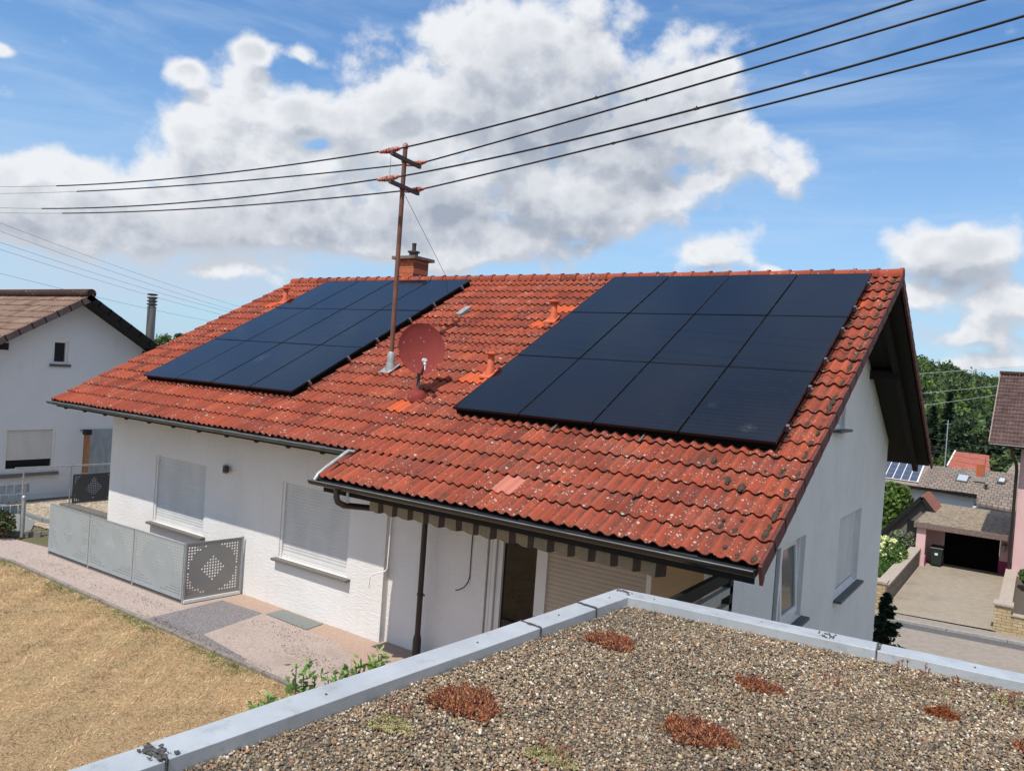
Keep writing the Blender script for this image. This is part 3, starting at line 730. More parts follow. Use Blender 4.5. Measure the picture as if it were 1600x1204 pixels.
# roof tiles --------------------------------------------------------
PROF = [(0, .0275), (.012, .0262), (.024, .020), (.036, .0105), (.050, .003), (.066, .0005), (.088, .0005), (.102, .005), (.116, .015), (.130, .025), (.143, .0295), (.157, .0295), (.170, .025), (.184, .015), (.198, .005), (.212, .0005), (.236, .0005), (.252, .003), (.266, .0100), (.279, .019), (.292, .0235), (.303, .0235)]
def tile_field(name, parent, m, xs0, xs1, row0, nrows, fmap, special=None, tilew=.30, row=ROW, s0=S0, base=-.180):
    """every tile its own curved shell with a thick lower lip, all in one mesh (a roof covering)"""
    nx = int(round((xs1 - xs0) / tilew)); tw = (xs1 - xs0) / nx; sc = tw / .30
    npf = len(PROF)
    V = []; F = []; a_r = []; a_k = []; a_v = []; a_h = []; a_u = []
    pu = np.array([q[0] * sc for q in PROF]); ph = np.array([q[1] for q in PROF]) * 1.38
    hn = ph / ph.max()
    b = 0
    ccount = 0
    for j in range(row0, row0 + nrows):
        for i in range(nx):
            x0_ = xs0 + i * tw
            r_ = float(nr.random()); k_ = 0.0
            if special: k_ = special(x0_ + tw / 2, s0 + (j + .5) * row)
            ds = nr.normal(0, .0045, 1)[0]; dn = nr.normal(0, .0020, 3); rt_ = nr.normal(0, .004)
            sl, su = s0 + j * row + ds, s0 + (j + 1) * row + .045
            lay = [(sl + .06, base + .008, 0.), (sl, base + .013, 0.), (sl, base + .028, 0.01), (sl + .006, base + .032, .05), (sl + row * .5, base + .016, .5), (su, base - .002, 1.)]
            tiltx = dn[0] * (pu / tw - .5)
            for s_, n_, v_ in lay:
                for u, h, hh in zip(pu, ph, hn):
                    V.append((x0_ + u, s_ + rt_ * (u / tw - .5) * 2, n_ + h + dn[1] + dn[0] * (u / tw - .5) * 2)); a_r.append(r_); a_k.append(k_); a_v.append(v_); a_h.append(hh); a_u.append(u / pu[-1])
            for q in range(len(lay) - 1):
                for t in range(npf - 1):
                    o_ = b + q * npf + t; F.append((o_, o_ + 1, o_ + npf + 1, o_ + npf))
            b += npf * len(lay)
    V = np.array(V); W = fmap(V)
    return np_mesh(name, W, F, m, parent, smooth=True, attrs={'rnd': a_r, 'kind': a_k, 'along': a_v, 'hgt': a_h, 'across': a_u})
def f_front(V):
    x, s_, n_ = V[:, 0], V[:, 1], V[:, 2]
    return np.c_[x, s_ * CP - n_ * SP, s_ * SP + n_ * CP]
def f_back(V):
    W = f_front(V); W[:, 1] = 2 * RY - W[:, 1]; return W
NEW = [(-.42, 1.15), (-.12, 1.15), (-.48, 3.36), (-.20, 4.10), (-.45, 4.10), (-8.75, 4.10), (-1.05, .08), (4.55, 4.3)]
def special(x, s_):
    for a, b in NEW:
        if abs(x - a) < .15 and abs(s_ - b) < ROW / 2: return 1.
    if abs(x - 1.80) < .16 and abs(s_ + 1.336) < ROW / 2: return 2.
    return 0.
roof = MB()   # board deck under the tiles
def deck(mb, x0, x1, s0_, s1_, f):
    q = [f(x0, s0_, -.196), f(x1, s0_, -.196), f(x1, s1_, -.196), f(x0, s1_, -.196)]; q2 = [f(x0, s0_, -.24), f(x1, s0_, -.24), f(x1, s1_, -.24), f(x0, s1_, -.24)]
    mb.hexa(q2 + q)
S_SREAR = S_RIDGE - 20 * ROW
deck(roof, XL + .03, XR - .06, S_UP + .05, S_RIDGE + .015, RF)
deck(roof, XS + .03, XR - .06, S0 + .05, S_UP + .05, RF)
deck(roof, XL + .03, XR - .06, S_SREAR + .05, S_RIDGE - .02, RB)
roofo = roof.build('roof', M['darkwood'], house)
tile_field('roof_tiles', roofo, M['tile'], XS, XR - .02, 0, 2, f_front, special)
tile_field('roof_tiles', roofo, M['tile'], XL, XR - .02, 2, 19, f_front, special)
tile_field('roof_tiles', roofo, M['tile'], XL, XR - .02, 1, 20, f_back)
# ridge tiles
rt = MB(); nrd = 42; L = (XR - XL) / nrd
V = []; F = []; ar = []; ak = []; av = []; ah = []; au = []
b = 0
for i in range(nrd):
    r_ = float(nr.random())
    for (xx, rad) in ((XL + i * L + L + .012, .125), (XL + i * L + L + .010, .132), (XL + i * L + L - .03, .134), (XL + i * L + L - .05, .118), (XL + i * L - .03, .108)):
        for t in range(13):
            a = math.pi * (t / 12) * 1.10 - .05 * math.pi
            V.append((xx, RY - math.cos(a) * rad, RZ - .012 + math.sin(a) * rad * 1.06)); ar.append(r_); ak.append(0); av.append(.6); ah.append(.35); au.append(.5)
    for q in range(4):
        for t in range(12): o_ = b + q * 13 + t; F.append((o_, o_ + 1, o_ + 14, o_ + 13))
    b += 65
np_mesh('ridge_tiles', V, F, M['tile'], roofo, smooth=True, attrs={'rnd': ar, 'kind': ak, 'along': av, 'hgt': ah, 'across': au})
MB().lathe((XR + .005, RY, RZ - .012), (1, 0, 0), [(.05, -.02), (.128, -.015), (.128, .006), (.03, .01)], 16).build('ridge_end_disc', M['verge'], roofo)
# verge tiles: one flanged piece per row along both gable ends
for f, j0 in ((RF, 0), (RB, 1)):
    for side in (0, 1):
        vt = MB()
        for j in range(j0, 21):
            s_a = S0 + j * ROW - .004; s_b = s_a + ROW + .035
            xa, xb = ((XR - .022, XR + .012), (XL - .012, XL + .02))[side]
            if side and j < 2 and f is RF: continue
            vt.hexa([f(xa, s_a, -.285), f(xb, s_a, -.285), f(xb, s_b, -.30), f(xa, s_b, -.30), f(xa, s_a, -.122), f(xb, s_a, -.122), f(xb, s_b, -.150), f(xa, s_b, -.150)])
        vt.build('verge_tiles', M['verge'], roofo, bevel=.004)
# pointed verge end piece at the low corner
MB().hexa([RF(XR - .02, S0 - .05, -.34), RF(XR + .014, S0 - .05, -.34), RF(XR + .014, S0 + .02, -.30), RF(XR - .02, S0 + .02, -.30), RF(XR - .02, S0 - .03, -.14), RF(XR + .014, S0 - .03, -.14), RF(XR + .014, S0 + .02, -.13), RF(XR - .02, S0 + .02, -.13)]).build('verge_end', M['verge'], roofo)
# purlins, verge rafters, rafter ends and fascias
for f in (RF, RB):
    c = f(0, 2.75, -.35); MB().box(3.9, 4.70, c.y - .07, c.y + .07, c.z - .09, c.z + .09).build('purlin', M['darkwood'], roofo)
MB().box(3.9, 4.72, RY - .08, RY + .08, RZ - .42, RZ - .20).build('purlin', M['darkwood'], roofo)
c = RF(0, S0 + .42, -.36); MB().box(-.35, 4.62, c.y - .08, c.y + .08, c.z - .10, c.z + .09).build('purlin', M['darkwood'], roofo)
for f, a in ((RF, S0 + .12), (RB, S_SREAR - .02)):
    MB().beam(f(4.66, a, -.315), f(4.66, S_RIDGE - .05, -.315), .10, .14).build('verge_rafter', M['darkwood'], roofo)
x = XL + .35
while x < XS - .1:
    MB().beam(RF(x, S_UP + .02, -.30), RF(x, S_UP + 1.4, -.30), .08, .115).build('rafter_end', M['darkwood'], roofo); x += .78
x = XS + .3
while x < XR - .2:
    MB().beam(RF(x, S0 + .10, -.30), RF(x, S0 + 2.1, -.30), .08, .115).build('rafter_end', M['darkwood'], roofo); x += .78
c = RF(0, S0 + .03, -.27); MB().box(XS + .02, XR - .08, c.y, c.y + .025, c.z - .11, c.z + .08).build('fascia_board', M['darkwood'], roofo)
c = RF(0, S_UP + .03, -.27); MB().box(XL + .04, XS, c.y, c.y + .025, c.z - .05, c.z + .08).build('fascia_board', M['darkwood'], roofo)
MB().prism([RF(XS + .03, S0 + .06, -.16), RF(XS + .03, S_UP + .06, -.16), RF(XS + .03, S_UP + .06, -.36), RF(XS + .03, S0 + .06, -.36)], (.03, 0, 0)).build('fascia_board', M['darkwood'], roofo)
# gutters
def gutter(name, x0, x1, y, z, r, m, ends=True):
    g = MB(); n_ = 10
    prof = [(y - r * math.cos(math.pi * t / n_), z - r * math.sin(math.pi * t / n_)) for t in range(n_ + 1)]
    inn = [(y - (r - .006) * math.cos(math.pi * t / n_), z - (r - .006) * math.sin(math.pi * t / n_)) for t in range(n_ + 1)]
    k = int((x1 - x0) / 2.2) + 1
    for i in range(k):
        xa, xb = x0 + (x1 - x0) * i / k, x0 + (x1 - x0) * (i + 1) / k
        vs = [(xa, *q) for q in prof] + [(xb, *q) for q in prof] + [(xa, *q) for q in inn] + [(xb, *q) for q in inn]
        m_ = n_ + 1; fs = []
        for t in range(n_): fs += [(t, t + 1, m_ + t + 1, m_ + t), (2 * m_ + t, 3 * m_ + t, 3 * m_ + t + 1, 2 * m_ + t + 1)]
        g.add(vs, fs)
        if i: g.tube([(xa - .02, y, z), (xa + .02, y, z)], r + .004, 4, cap=False) if False else None
    for xe in (x0, x1):
        g.prism([(xe - .002, *q) for q in prof], (.004, 0, 0))
    go = g.build(name, m, roofo, smooth=True, fix=False)
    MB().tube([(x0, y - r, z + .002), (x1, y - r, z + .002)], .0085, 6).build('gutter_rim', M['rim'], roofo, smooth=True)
    return go
cl_ = RF(0, S0, -.15); cu_ = RF(0, S_UP, -.15)
for x0_, x1_, s_, c_, r_, m_ in ((XS - .05, XR - .04, S0, cl_, .068, M['gutter']), (XL, XS + .04, S_UP, cu_, .055, M['gutter2'])):   # sheets added between deck and gutter to stop sun leaking through
    a = RF(0, s_ + .07, -.176); b = Vector((0, c_.y - .050 + r_ - .008, c_.z - .055)); e = RF(0, s_ + .045, -.26)
    MB().prism([(x0_, a.y, a.z), (x0_, b.y, b.z), (x0_, b.y + .01, b.z - .05), (x0_, e.y + .02, e.z)], (x1_ - x0_, 0, 0)).build('leak_stop_sheet', m_, roofo)
gutter('gutter', XS - .07, XR - .035, cl_.y - .055, cl_.z - .040, .068, M['gutter'])
gutter('gutter', XL - .02, XS + .05, cu_.y - .045, cu_.z - .035, .055, M['gutter2'])
# outlet of the upper gutter: a zinc pipe down the stepped roof edge
g = MB(); g.tube([(XS + .03, cu_.y - .05, cu_.z - .03), (XS - .0, cu_.y - .12, cu_.z - .02), RF(XS - .015, S_UP - .22, -.12), RF(XS - .02, S0 + .18, -.12), RF(XS - .02, S0 + .02, -.13), (XS - .02, cl_.y - .05, cl_.z - .05)], .030, 10)
g.build('edge_pipe', M['zinc'], roofo, smooth=True)
# downpipe: gutter outlet, swan neck to the wall, fall pipe
d = MB(); X0 = -.52; yg = cl_.y - .055; zg = cl_.z - .1
d.tube([(X0, yg, zg + .04), (X0, yg, zg - .11), (X0 + .01, yg + .02, zg - .17), (X0 + .05, yg + .09, zg - .215), (X0 + .10, yg + .2, zg - .23), (-.33, -.55, zg - .38), (-.29, -.22, zg - .46), (-.28, -.12, zg - .52), (-.28, -.10, zg - .62), (-.28, -.10, GZ + .35)], .042, 12)
d.lathe((-.28, -.10, GZ), (0, 0, 1), [(.062, 0), (.062, .30), (.050, .36), (.044, .37)], 14)
d.lathe((-.28, -.10, GZ + .95), (0, 0, 1), [(.05, 0), (.05, .03)], 14)
d.box(-.235, -.20, -.115, -.085, GZ + .955, GZ + .975)
d.build('downpipe', M['pipe'], house, smooth=True)
# corner conduit
# chimney
ch = MB().box(-6.25, -5.72, RY + .14, RY + .68, RZ - .4, RZ + .55)
cho = ch.build('chimney', M['chimney'], house, bevel=.006)
MB().box(-6.37, -5.61, RY + .04, RY + .78, RZ + .552, RZ + .63).build('chimney_cap', M['chimcap'], cho, bevel=.008)
MB().lathe((-5.99, RY + .41, RZ + .63), (0, 0, 1), [(.11, 0), (.11, .12), (.15, .125), (.15, .16), (.09, .175), (.05, .18), (.05, .30), (.055, .31), (.055, .36)], 16).build('flue', M['darksteel'], cho, smooth=True)
MB().box(-6.33, -5.64, RY + .10, RY + .84, RZ - .02, RZ + .02).build('flashing', M['zinc'], cho)
# three clay vent pipes on new orange tiles
for x, s_ in ((-.26, 1.30), (-.36, 3.50), (-8.60, 4.22)):
    p = RF(x, s_, -.13)
    v = MB().lathe(p - Vector((0, 0, .03)), (0, 0, 1), [(.10, -.02), (.085, .05), (.068, .10), (.062, .13), (.056, .14), (.056, .29), (.050, .30), (.050, .33), (.095, .335), (.105, .35), (.10, .375), (.03, .385)], 18)
    q = RF(x, s_, -.125); v.prism([RF(x - .12, s_ - .16, -.128), RF(x + .12, s_ - .16, -.128), RF(x + .09, s_ + .12, -.105), RF(x - .09, s_ + .12, -.105)], (0, -.003, .02))
    v.build('vent_pipe', M['tile_orange'], house, smooth=True)
# lead slate and snow-guard strip
MB().hexa([RF(-2.70, 3.60, -.150), RF(-2.56, 3.60, -.150), RF(-2.56, 3.97, -.150), RF(-2.70, 3.97, -.150), RF(-2.70, 3.60, -.095), RF(-2.56, 3.60, -.095), RF(-2.56, 3.97, -.085), RF(-2.70, 3.97, -.085)]).build('roof_flashing', M['zinc'], roofo)
# moss cushions: many along the right verge, a few elsewhere
def moss_lump(V, F, p, ax, r, sl):
    b = len(V)
    for i in range(7):
        ph_ = math.pi * i / 6
        for j in range(9):
            th = 2 * math.pi * j / 9; k = 1 + nr.normal(0, .13)
            V.append(p + ax[0] * (math.sin(ph_) * math.cos(th) * r * k) + ax[1] * (math.cos(ph_) * sl * k) + ax[2] * (math.sin(ph_) * math.sin(th) * r * .55 * k))
    for i in range(6):
        for j in range(9):
            k = (j + 1) % 9; F.append((b + i * 9 + j, b + i * 9 + k, b + (i + 1) * 9 + k, b + (i + 1) * 9 + j))
MV, MF = [], []
AX = (Vector((1, 0, 0)), Vector((0, CP, SP)), Vector((0, -SP, CP)))
tw_r = (XR - .02 - XL) / round((XR - .02 - XL) / .30)
for j in range(21):
    sj = S0 + j * ROW
    for ci, pr in ((.075, .98), (.225, .28), (.372, .66), (.52, .20)):
        if nr.random() > pr: continue
        x_ = XR - .02 - ci - .0
        for q in range(1 + int(nr.random() * 2.5)):
            s_ = sj + (.02 + abs(nr.normal(0, .05)) if q == 0 else nr.uniform(.02, .28))
            rr = nr.uniform(.012, .027) * (1.3 if ci < .1 else 1)
            moss_lump(MV, MF, RF(x_ + nr.normal(0, .012), s_, -.158 + .008), AX, rr, rr * nr.uniform(1.1, 3.0 if ci < .1 else 1.9))
for j in range(21):      # strips of moss filling the trough next to the verge
    for ci, pr in ((.075, .72), (.225, .18), (.372, .30)):
        if nr.random() > pr: continue
        s_ = S0 + j * ROW + nr.uniform(.0, .08); L_ = nr.uniform(.06, .24 if ci < .1 else .10); q = 0
        while q < L_:
            rr = nr.uniform(.011, .020); moss_lump(MV, MF, RF(XR - .02 - ci + nr.normal(0, .007), s_ + q, -.160 + .008), AX, rr, rr * 1.3); q += .016
for _ in range(170):
    x_ = nr.normal(-1.2, 1.6); j = nr.integers(4, 18); s_ = S0 + j * ROW + nr.uniform(-.01, .04)
    xi = XL + round((x_ - XL) / .15) * .1496 + .075
    rr = nr.uniform(.008, .020); moss_lump(MV, MF, RF(xi, s_, -.160 + .008), AX, rr, rr * nr.uniform(1, 2.6))
for _ in range(120):
    x_ = XL + .3 + (nr.random() ** .8) * (XR - XL - .6); j = nr.integers(2, 21); s_ = S0 + j * ROW + nr.uniform(-.01, .05)
    xi = XL + round((x_ - XL) / .15) * .1496 + .075
    rr = nr.uniform(.012, .028); moss_lump(MV, MF, RF(xi, s_, -.158 + .008), AX, rr, rr * nr.uniform(1, 2.2))
for x_, s_, rr in ((4.24, -.66, .045), (4.44, -.74, .04), (3.98, -.30, .032), (3.44, -1.10, .022), (3.40, -1.18, .02)):
    moss_lump(MV, MF, RF(x_, s_, -.142), AX, rr, rr * 1.9)
np_mesh('moss', [tuple(v) for v in MV], MF, M['moss'], roofo, smooth=True, kind='stuff')

# ------------------------------------------------------------------ solar arrays
PW, PH, GAP = 1.134, 1.762, .020
def panel_proto():
    t = thing('solar_panel', 'x', 'solar panel', (0, 0, 0), local=True)
    f = MB(); w = .011; th = .035
    for a in ((0, PW, 0, w), (0, PW, PH - w, PH), (0, w, w, PH - w), (PW - w, PW, w, PH - w)): f.box(a[0], a[1], a[2], a[3], -th, 0)
    f.build('frame', M['pvframe'], t)
    MB().box(w, PW - w, w, PH - w, -.012, -.002).build('glass', M['pv'], t)
    return t
proto = panel_proto(); first = True
ordn = ['leftmost', 'second from left', 'second from right', 'rightmost']
rown = ['bottom row', 'middle row', 'top row']
for arr, x0a, s0a, nm in (('r', 0.0, 0.0, 'right-hand array'), ('l', -8.083, -.052, 'left-hand array behind the mast')):
    for r in range(3):
        for c in range(4):
            o = proto if first else copy_tree(proto); first = False
            o.location = RF(x0a + c * (PW + GAP), s0a + r * (PH + GAP), nr.normal(0, .0015)); o.rotation_euler = (PT + nr.normal(0, .0012), nr.normal(0, .0008), 0)
            o['label'] = f"black solar panel, {ordn[c]} in the {rown[r]} of the {' '.join(nm.split()[:2])}"
            o['group'] = 'solar panels of the ' + nm
    AW = 4 * PW + 3 * GAP
    t = thing('mounting_rails', f"aluminium rails, hooks and end clamps carrying the {nm}", 'mounting rails', RF(x0a, s0a, -.1), group='mounting rails under the solar arrays')
    for r in range(3):
        for k in (.22, .78):
            s_ = s0a + r * (PH + GAP) + PH * k
            a = RF(x0a - .03, s_, -.058); b_ = RF(x0a + AW + .055, s_, -.058)
            MB().beam(a, b_, .04, .042, up=(0, -SP, CP)).build('rail', M['rail'], t)
            e = RF(x0a + AW + .022, s_, -.018); MB().beam(e - Vector((.018, 0, 0)), e + Vector((.018, 0, 0)), .045, .035, up=(0, -SP, CP)).build('end_clamp', M['rail'], t)
    AH = 3 * PH + 2 * GAP
    MB().prism([RF(x0a + .02, s0a + .035, -.040), RF(x0a + .02, s0a + .038, -.040), RF(x0a + .02, s0a + .038, -.150), RF(x0a + .02, s0a + .035, -.150)], (AW - .05, 0, 0)).build('gap_shade_strip', M['gap_shade'], t)  # black strips added to paint the shaded gap beneath the panels
    MB().prism([RF(x0a + AW - .035, s0a + .035, -.045), RF(x0a + AW - .035, s0a + AH - .03, -.045), RF(x0a + AW - .035, s0a + AH - .03, -.150), RF(x0a + AW - .035, s0a + .035, -.150)], (.003, 0, 0)).build('gap_shade_strip', M['gap_shade'], t)
    for x_ in (1.72, 2.98) if arr == 'r' else (1.4, 3.2): MB().beam(RF(x0a + x_, s0a - .13, -.118), RF(x0a + x_ + .02, s0a + .05, -.10), .028, .006, up=(0, -SP, CP)).build('roof_hook', M['rail'], t)
    for r in range(3):
        for k in (.22, .78):
            s_ = s0a + r * (PH + GAP) + PH * k
            for c in range(1, 4): x_ = x0a + c * (PW + GAP) - GAP / 2; MB().beam(RF(x_ - .012, s_, .001), RF(x_ + .012, s_, .001), .03, .004, up=(0, -SP, CP)).build('mid_clamp', M['pvframe'], t)

# ------------------------------------------------------------------ roof mast with cross-arms, insulators and wires
MX, MY = -2.36, 1.13
mast = thing('roof_mast', 'rusty service mast with two cross-arms rising through the red roof', 'roof mast', (MX, MY, .45))
MB().tube([(MX, MY, .2), (MX, MY, 4.30)], .040, 14).build('pole', M['rust'], mast, smooth=True)
MB().lathe((MX, MY, .40), (0, 0, 1), [(.10, 0), (.085, .10), (.065, .20), (.062, .34), (.05, .36)], 16).build('sleeve', M['zinc'], mast, smooth=True)
MB().prism([RF(MX - .14, 1.05, -.128), RF(MX + .11, 1.05, -.128), RF(MX + .11, 1.38, -.120), RF(MX - .14, 1.38, -.120)], (0, -.004, .008)).build('lead_flashing', M['zinc'], mast)
AD = Vector((math.cos(R(98.9)), math.sin(R(98.9)), 0)); WD = Vector((math.cos(R(-8)), math.sin(R(-8)), 0))
ends = []
for z_ in (4.07, 3.60):
    c = Vector((MX, MY, z_))
    MB().beam(c - AD * .44 + WD * .05, c + AD * .44 + WD * .05, .05, .065).build('cross_arm', M['darksteel'], mast)
    MB().lathe(c - Vector((0, 0, .03)), (0, 0, 1), [(.055, 0), (.055, .06)], 12).build('clamp', M['darksteel'], mast)
    ends += [c - AD * .40, c + AD * .40]
MB().lathe((MX, MY, 4.28), (0, 0, 1), [(.05, 0), (.055, .05), (.03, .09), (.01, .10)], 12).build('pole_cap', M['insul'], mast, smooth=True)
def insulator(p, d, L=.26):
    prof = [(.012, 0), (.03, .02)]; h = .03
    for k in range(4): prof += [(.026, h), (.052 - .006 * k, h + .012), (.050 - .006 * k, h + .026), (.026, h + .04)]; h += .05
    prof += [(.02, h + .01), (.014, L)]
    MB().lathe(p, d, prof, 12).build('insulator', M['insul'], mast, smooth=True)
LD = Vector((math.cos(R(187)), math.sin(R(187)), 0))
for e in ends:
    p = e + Vector((0, 0, .06)); insulator(p, WD + Vector((0, 0, .02))); insulator(p, LD + Vector((0, 0, -.05)))
    MB().lathe(e, (0, 0, 1), [(.02, 0), (.02, .03), (.04, .05), (.04, .09), (.02, .10)], 10).build('insulator_pin', M['insul'], mast, smooth=True)
def catmull(P, m=8):
    P = [Vector(p) for p in P]; Q = [P[0] * 2 - P[1]] + P + [P[-1] * 2 - P[-2]]; out = []
    for i in range(1, len(Q) - 2):
        for k in range(m):
            t = k / m; a, b_, c, d_ = Q[i - 1], Q[i], Q[i + 1], Q[i + 2]
            out.append(.5 * ((2 * b_) + (c - a) * t + (2 * a - 5 * b_ + 4 * c - d_) * t * t + (3 * b_ - a - 3 * c + d_) * t ** 3))
    return out + [P[-1]]
def parab(p0, p1, z_at, n_=40):
    """span from p0 to p1, z_at: list of (t, z) to fit a parabola through p0"""
    (t1, a), (t2, b_) = z_at; z0 = p0.z
    A_ = np.array([[t1, t1 * t1], [t2, t2 * t2]]); c1, c2 = np.linalg.solve(A_, [a - z0, b_ - z0])
    out = []
    for i in range(n_ + 1):
        t = i / n_; q = p0.lerp(p1, t); q.z = z0 + c1 * t + c2 * t * t; out.append(q)
    return out
WIRE_R = [(0, 7.8, 0, (5, 4.254), (12, 4.904)), (0, 8.4, 0, (5, 4.406), (12, 4.883)), (0, 8.7, 0, (5, 3.772), (12, 4.407)), (0, 8.8, 0, (5, 3.914), (12, 4.399))]
WIRE_L = [(0, 9.1, 0, (5, 3.952), (12, 4.126)), (0, 9.5, 0, (5, 4.044), (12, 4.149)), (0, 9.3, 0, (5, 3.449), (12, 3.63)), (0, 9.8, 0, (5, 3.533), (12, 3.654))]
LBL_R = ['upper near black power wire running from the mast to the upper right', 'upper far black power wire, second from top right of the mast', 'lower near black power wire, third from top right of the mast', 'lowest black power wire leaving the mast to the right']
LBL_L = ['topmost black power wire running left from the mast', 'second highest black power wire left of the mast', 'third highest power wire left of the mast, with a small hanging tail', 'lowest of the four power wires left of the mast']
for i, (e, (t0, tt, z0_, za, zb)) in enumerate(zip(ends, WIRE_R)):
    p0 = e + Vector((0, 0, .06)) + WD * .26; p1 = p0 + WD * 30
    pts = parab(p0, p1, ((za[0] / 30, za[1]), (zb[0] / 30, zb[1])), 60)
    w = thing('power_wire', LBL_R[i], 'power line', p0, group='power wires right of the mast')
    MB().tube(pts, .0135, 6).build('cable', M['wire'], w, smooth=True)
    for k in ((8,), (9,), (11,), (8,))[i]:
        q = pts[k]; d_ = (pts[k + 1] - pts[k]).normalized(); MB().beam(q - d_ * .03, q + d_ * .03, .026, .026).beam(q, q + Vector((0, 0, -.028 if i % 2 else .032)), .010, .010, up=(1, 0, 0)).build('cable_tie', M['wire'], w)
for i, (e, (t0, tt, z0_, za, zb)) in enumerate(zip(ends, WIRE_L)):
    p0 = e + Vector((0, 0, .06)) + LD * .26; p1 = p0 + LD * 34
    pts = parab(p0, p1, ((za[0] / 34, za[1]), (zb[0] / 34, zb[1])), 68)
    w = thing('power_wire', LBL_L[i], 'power line', p0, group='power wires left of the mast')
    cut = int(round(tt * 2))
    MB().tube(pts[:cut + 1], .0135, 6).build('cable', M['wire'], w, smooth=True)
    MB().tube(pts[cut:], .0048, 5).build('bare_conductor', M['barewire'], w, smooth=True)
gw = MB().tube([(MX, MY, 3.56), (-4.56, RY - .02, RZ + .12)], .005, 5).build('guy_wire', M['barewire'], origin=(MX, MY, 3.56), label='thin guy wire from the mast down to the ridge', cat='guy wire')
gw2 = MB().tube([ends[2] + Vector((0, 0, .10)), ends[0] + Vector((0, 0, -.04))], .004, 5).build('jumper_wire', M['barewire'], mast)
# five thin telephone wires behind the left-hand house
for i, (z0_, z1_) in enumerate(((5.95, 1.9), (5.60, 1.55), (5.05, 1.65), (4.75, 1.35), (3.6, 1.3))):
    p0 = Vector((-30, 3.0, z0_)); p1 = Vector((-44, 38.0, z1_ + 1.0)); pts = [p0.lerp(p1, t / 20) - Vector((0, 0, 2.2 * (t / 20) * (1 - t / 20))) for t in range(21)]
    MB().tube(pts, .0065, 5).build('telephone_wire', M['wire'], origin=p0, label=['highest', 'second highest', 'middle', 'second lowest', 'lowest'][i] + ' thin wire in the sky above the left-hand house', cat='power line', group='thin wires over the left-hand house')

# ------------------------------------------------------------------ satellite dish
dish = thing('satellite_dish', 'faded red satellite dish with a grey receiver arm on the red roof', 'satellite dish', RF(-1.06, .42, -.13))
DN = Vector((math.cos(R(-38)) * math.cos(R(12)), math.sin(R(-38)) * math.cos(R(12)), math.sin(R(12)))); DC = Vector((-1.04, .42, .83))
dx = Vector((0, 0, 1)).cross(DN).normalized(); dy = DN.cross(dx)
vs = []; fs = []; NR_, NS = 8, 40
for side, off in ((0, 0), (1, -.012)):
    for i in range(NR_ + 1):
        r_ = i / NR_
        for j in range(NS):
            a = 2 * math.pi * j / NS; vs.append(DC + dx * (.370 * r_ * math.cos(a)) + dy * (.405 * r_ * math.sin(a)) + DN * (.075 * (r_ * r_ - 1) + off + (.008 if i == NR_ else 0)))
for side in (0, 1):
    b = side * (NR_ + 1) * NS
    for i in range(NR_):
        for j in range(NS): k_ = (j + 1) % NS; fs.append((b + i * NS + j, b + i * NS + k_, b + (i + 1) * NS + k_, b + (i + 1) * NS + j))
b = (NR_ + 1) * NS
for j in range(NS): k_ = (j + 1) % NS; fs.append((NR_ * NS + j, NR_ * NS + k_, b + NR_ * NS + k_, b + NR_ * NS + j))
MB().add(vs, fs).build('reflector', M['dish'], dish, smooth=True, fix=False)
low = DC - dy * .40 - DN * .01; lnb = DC - dy * .25 + DN * .30
MB().beam(low - DN * .10 + dy * .05, low + DN * .06 - dy * .02, .035, .035).beam(low + DN * .04 - dy * .015, lnb - dy * .06, .03, .03).build('arm', M['darksteel'], dish)
MB().lathe(lnb + DN * .01, -DN + dy * .15, [(.026, -.02), (.026, .05), (.018, .055), (.018, .07), (.032, .075), (.034, .10), (.02, .105)], 14).lathe(lnb - dy * .02, -dy, [(.02, 0), (.022, .05), (.012, .06), (.010, .13)], 10).build('receiver', M['whitepvc'], dish, smooth=True)
base = RF(-1.06, .40, -.13)
MB().tube([base, base + Vector((0, 0, .42)), DC - DN * .14 - dy * .05], .024, 10).beam(DC - DN * .16 - dy * .12, DC - DN * .15 + dy * .08, .12, .03, up=tuple(dx)).tube([base + Vector((.05, -.05, .05)), low - DN * .08], .014, 8).build('mount', M['darksteel'], dish)
MB().lathe(base - Vector((0, 0, .02)), (0, -.35, 1), [(.15, -.02), (.14, .05), (.10, .10), (.05, .135), (.03, .17)], 18).build('base_cover', M['dish'], dish, smooth=True)

# ------------------------------------------------------------------ awning with striped valance
aw = thing('awning', 'retracted beige and brown striped awning under the low eaves', 'awning', (2, -.6, -1.2))
AY = -1.42; ZA = -1.205; xa, xb = -.12, 4.02
vs = []; fs = []; ns = 32; sw = (xb - xa) / ns; vb = MB()
for i in range(ns):
    m_ = i % 2; seg = 5; ua = (i + (.14 if m_ else -.14)) * sw if i else 0; ub = (i + 1 + (-.14 if m_ else .14)) * sw if i < ns - 1 else ns * sw
    for k in range(seg):
        u0 = ua + (ub - ua) * k / seg; u1 = ua + (ub - ua) * (k + 1) / seg
        def low_(u): return ZA - .15 - .028 * abs(math.sin(math.pi * u / (sw * 2)))
        def yy(u): return AY + .012 * math.sin(u * 9) + .006 * math.sin(u * 31)
        vb.hexa([(xa + u0, yy(u0), low_(u0)), (xa + u1, yy(u1), low_(u1)), (xa + u1, yy(u1) + .002, low_(u1)), (xa + u0, yy(u0) + .002, low_(u0)), (xa + u0, AY, ZA), (xa + u1, AY, ZA), (xa + u1, AY + .002, ZA), (xa + u0, AY + .002, ZA)], m_)
vb.build('valance', [M['fabric_a'], M['fabric_b']], aw, fix=False)
MB().tube([(xa, AY + .5, -1.10), (xb, AY + .5, -1.10)], .055, 14).build('fabric_roll', M['fabric_a'], aw, smooth=True)
MB().box(xa - .02, xb + .02, AY - .02, AY + .05, ZA, ZA + .04).build('front_bar', M['pipe'], aw)
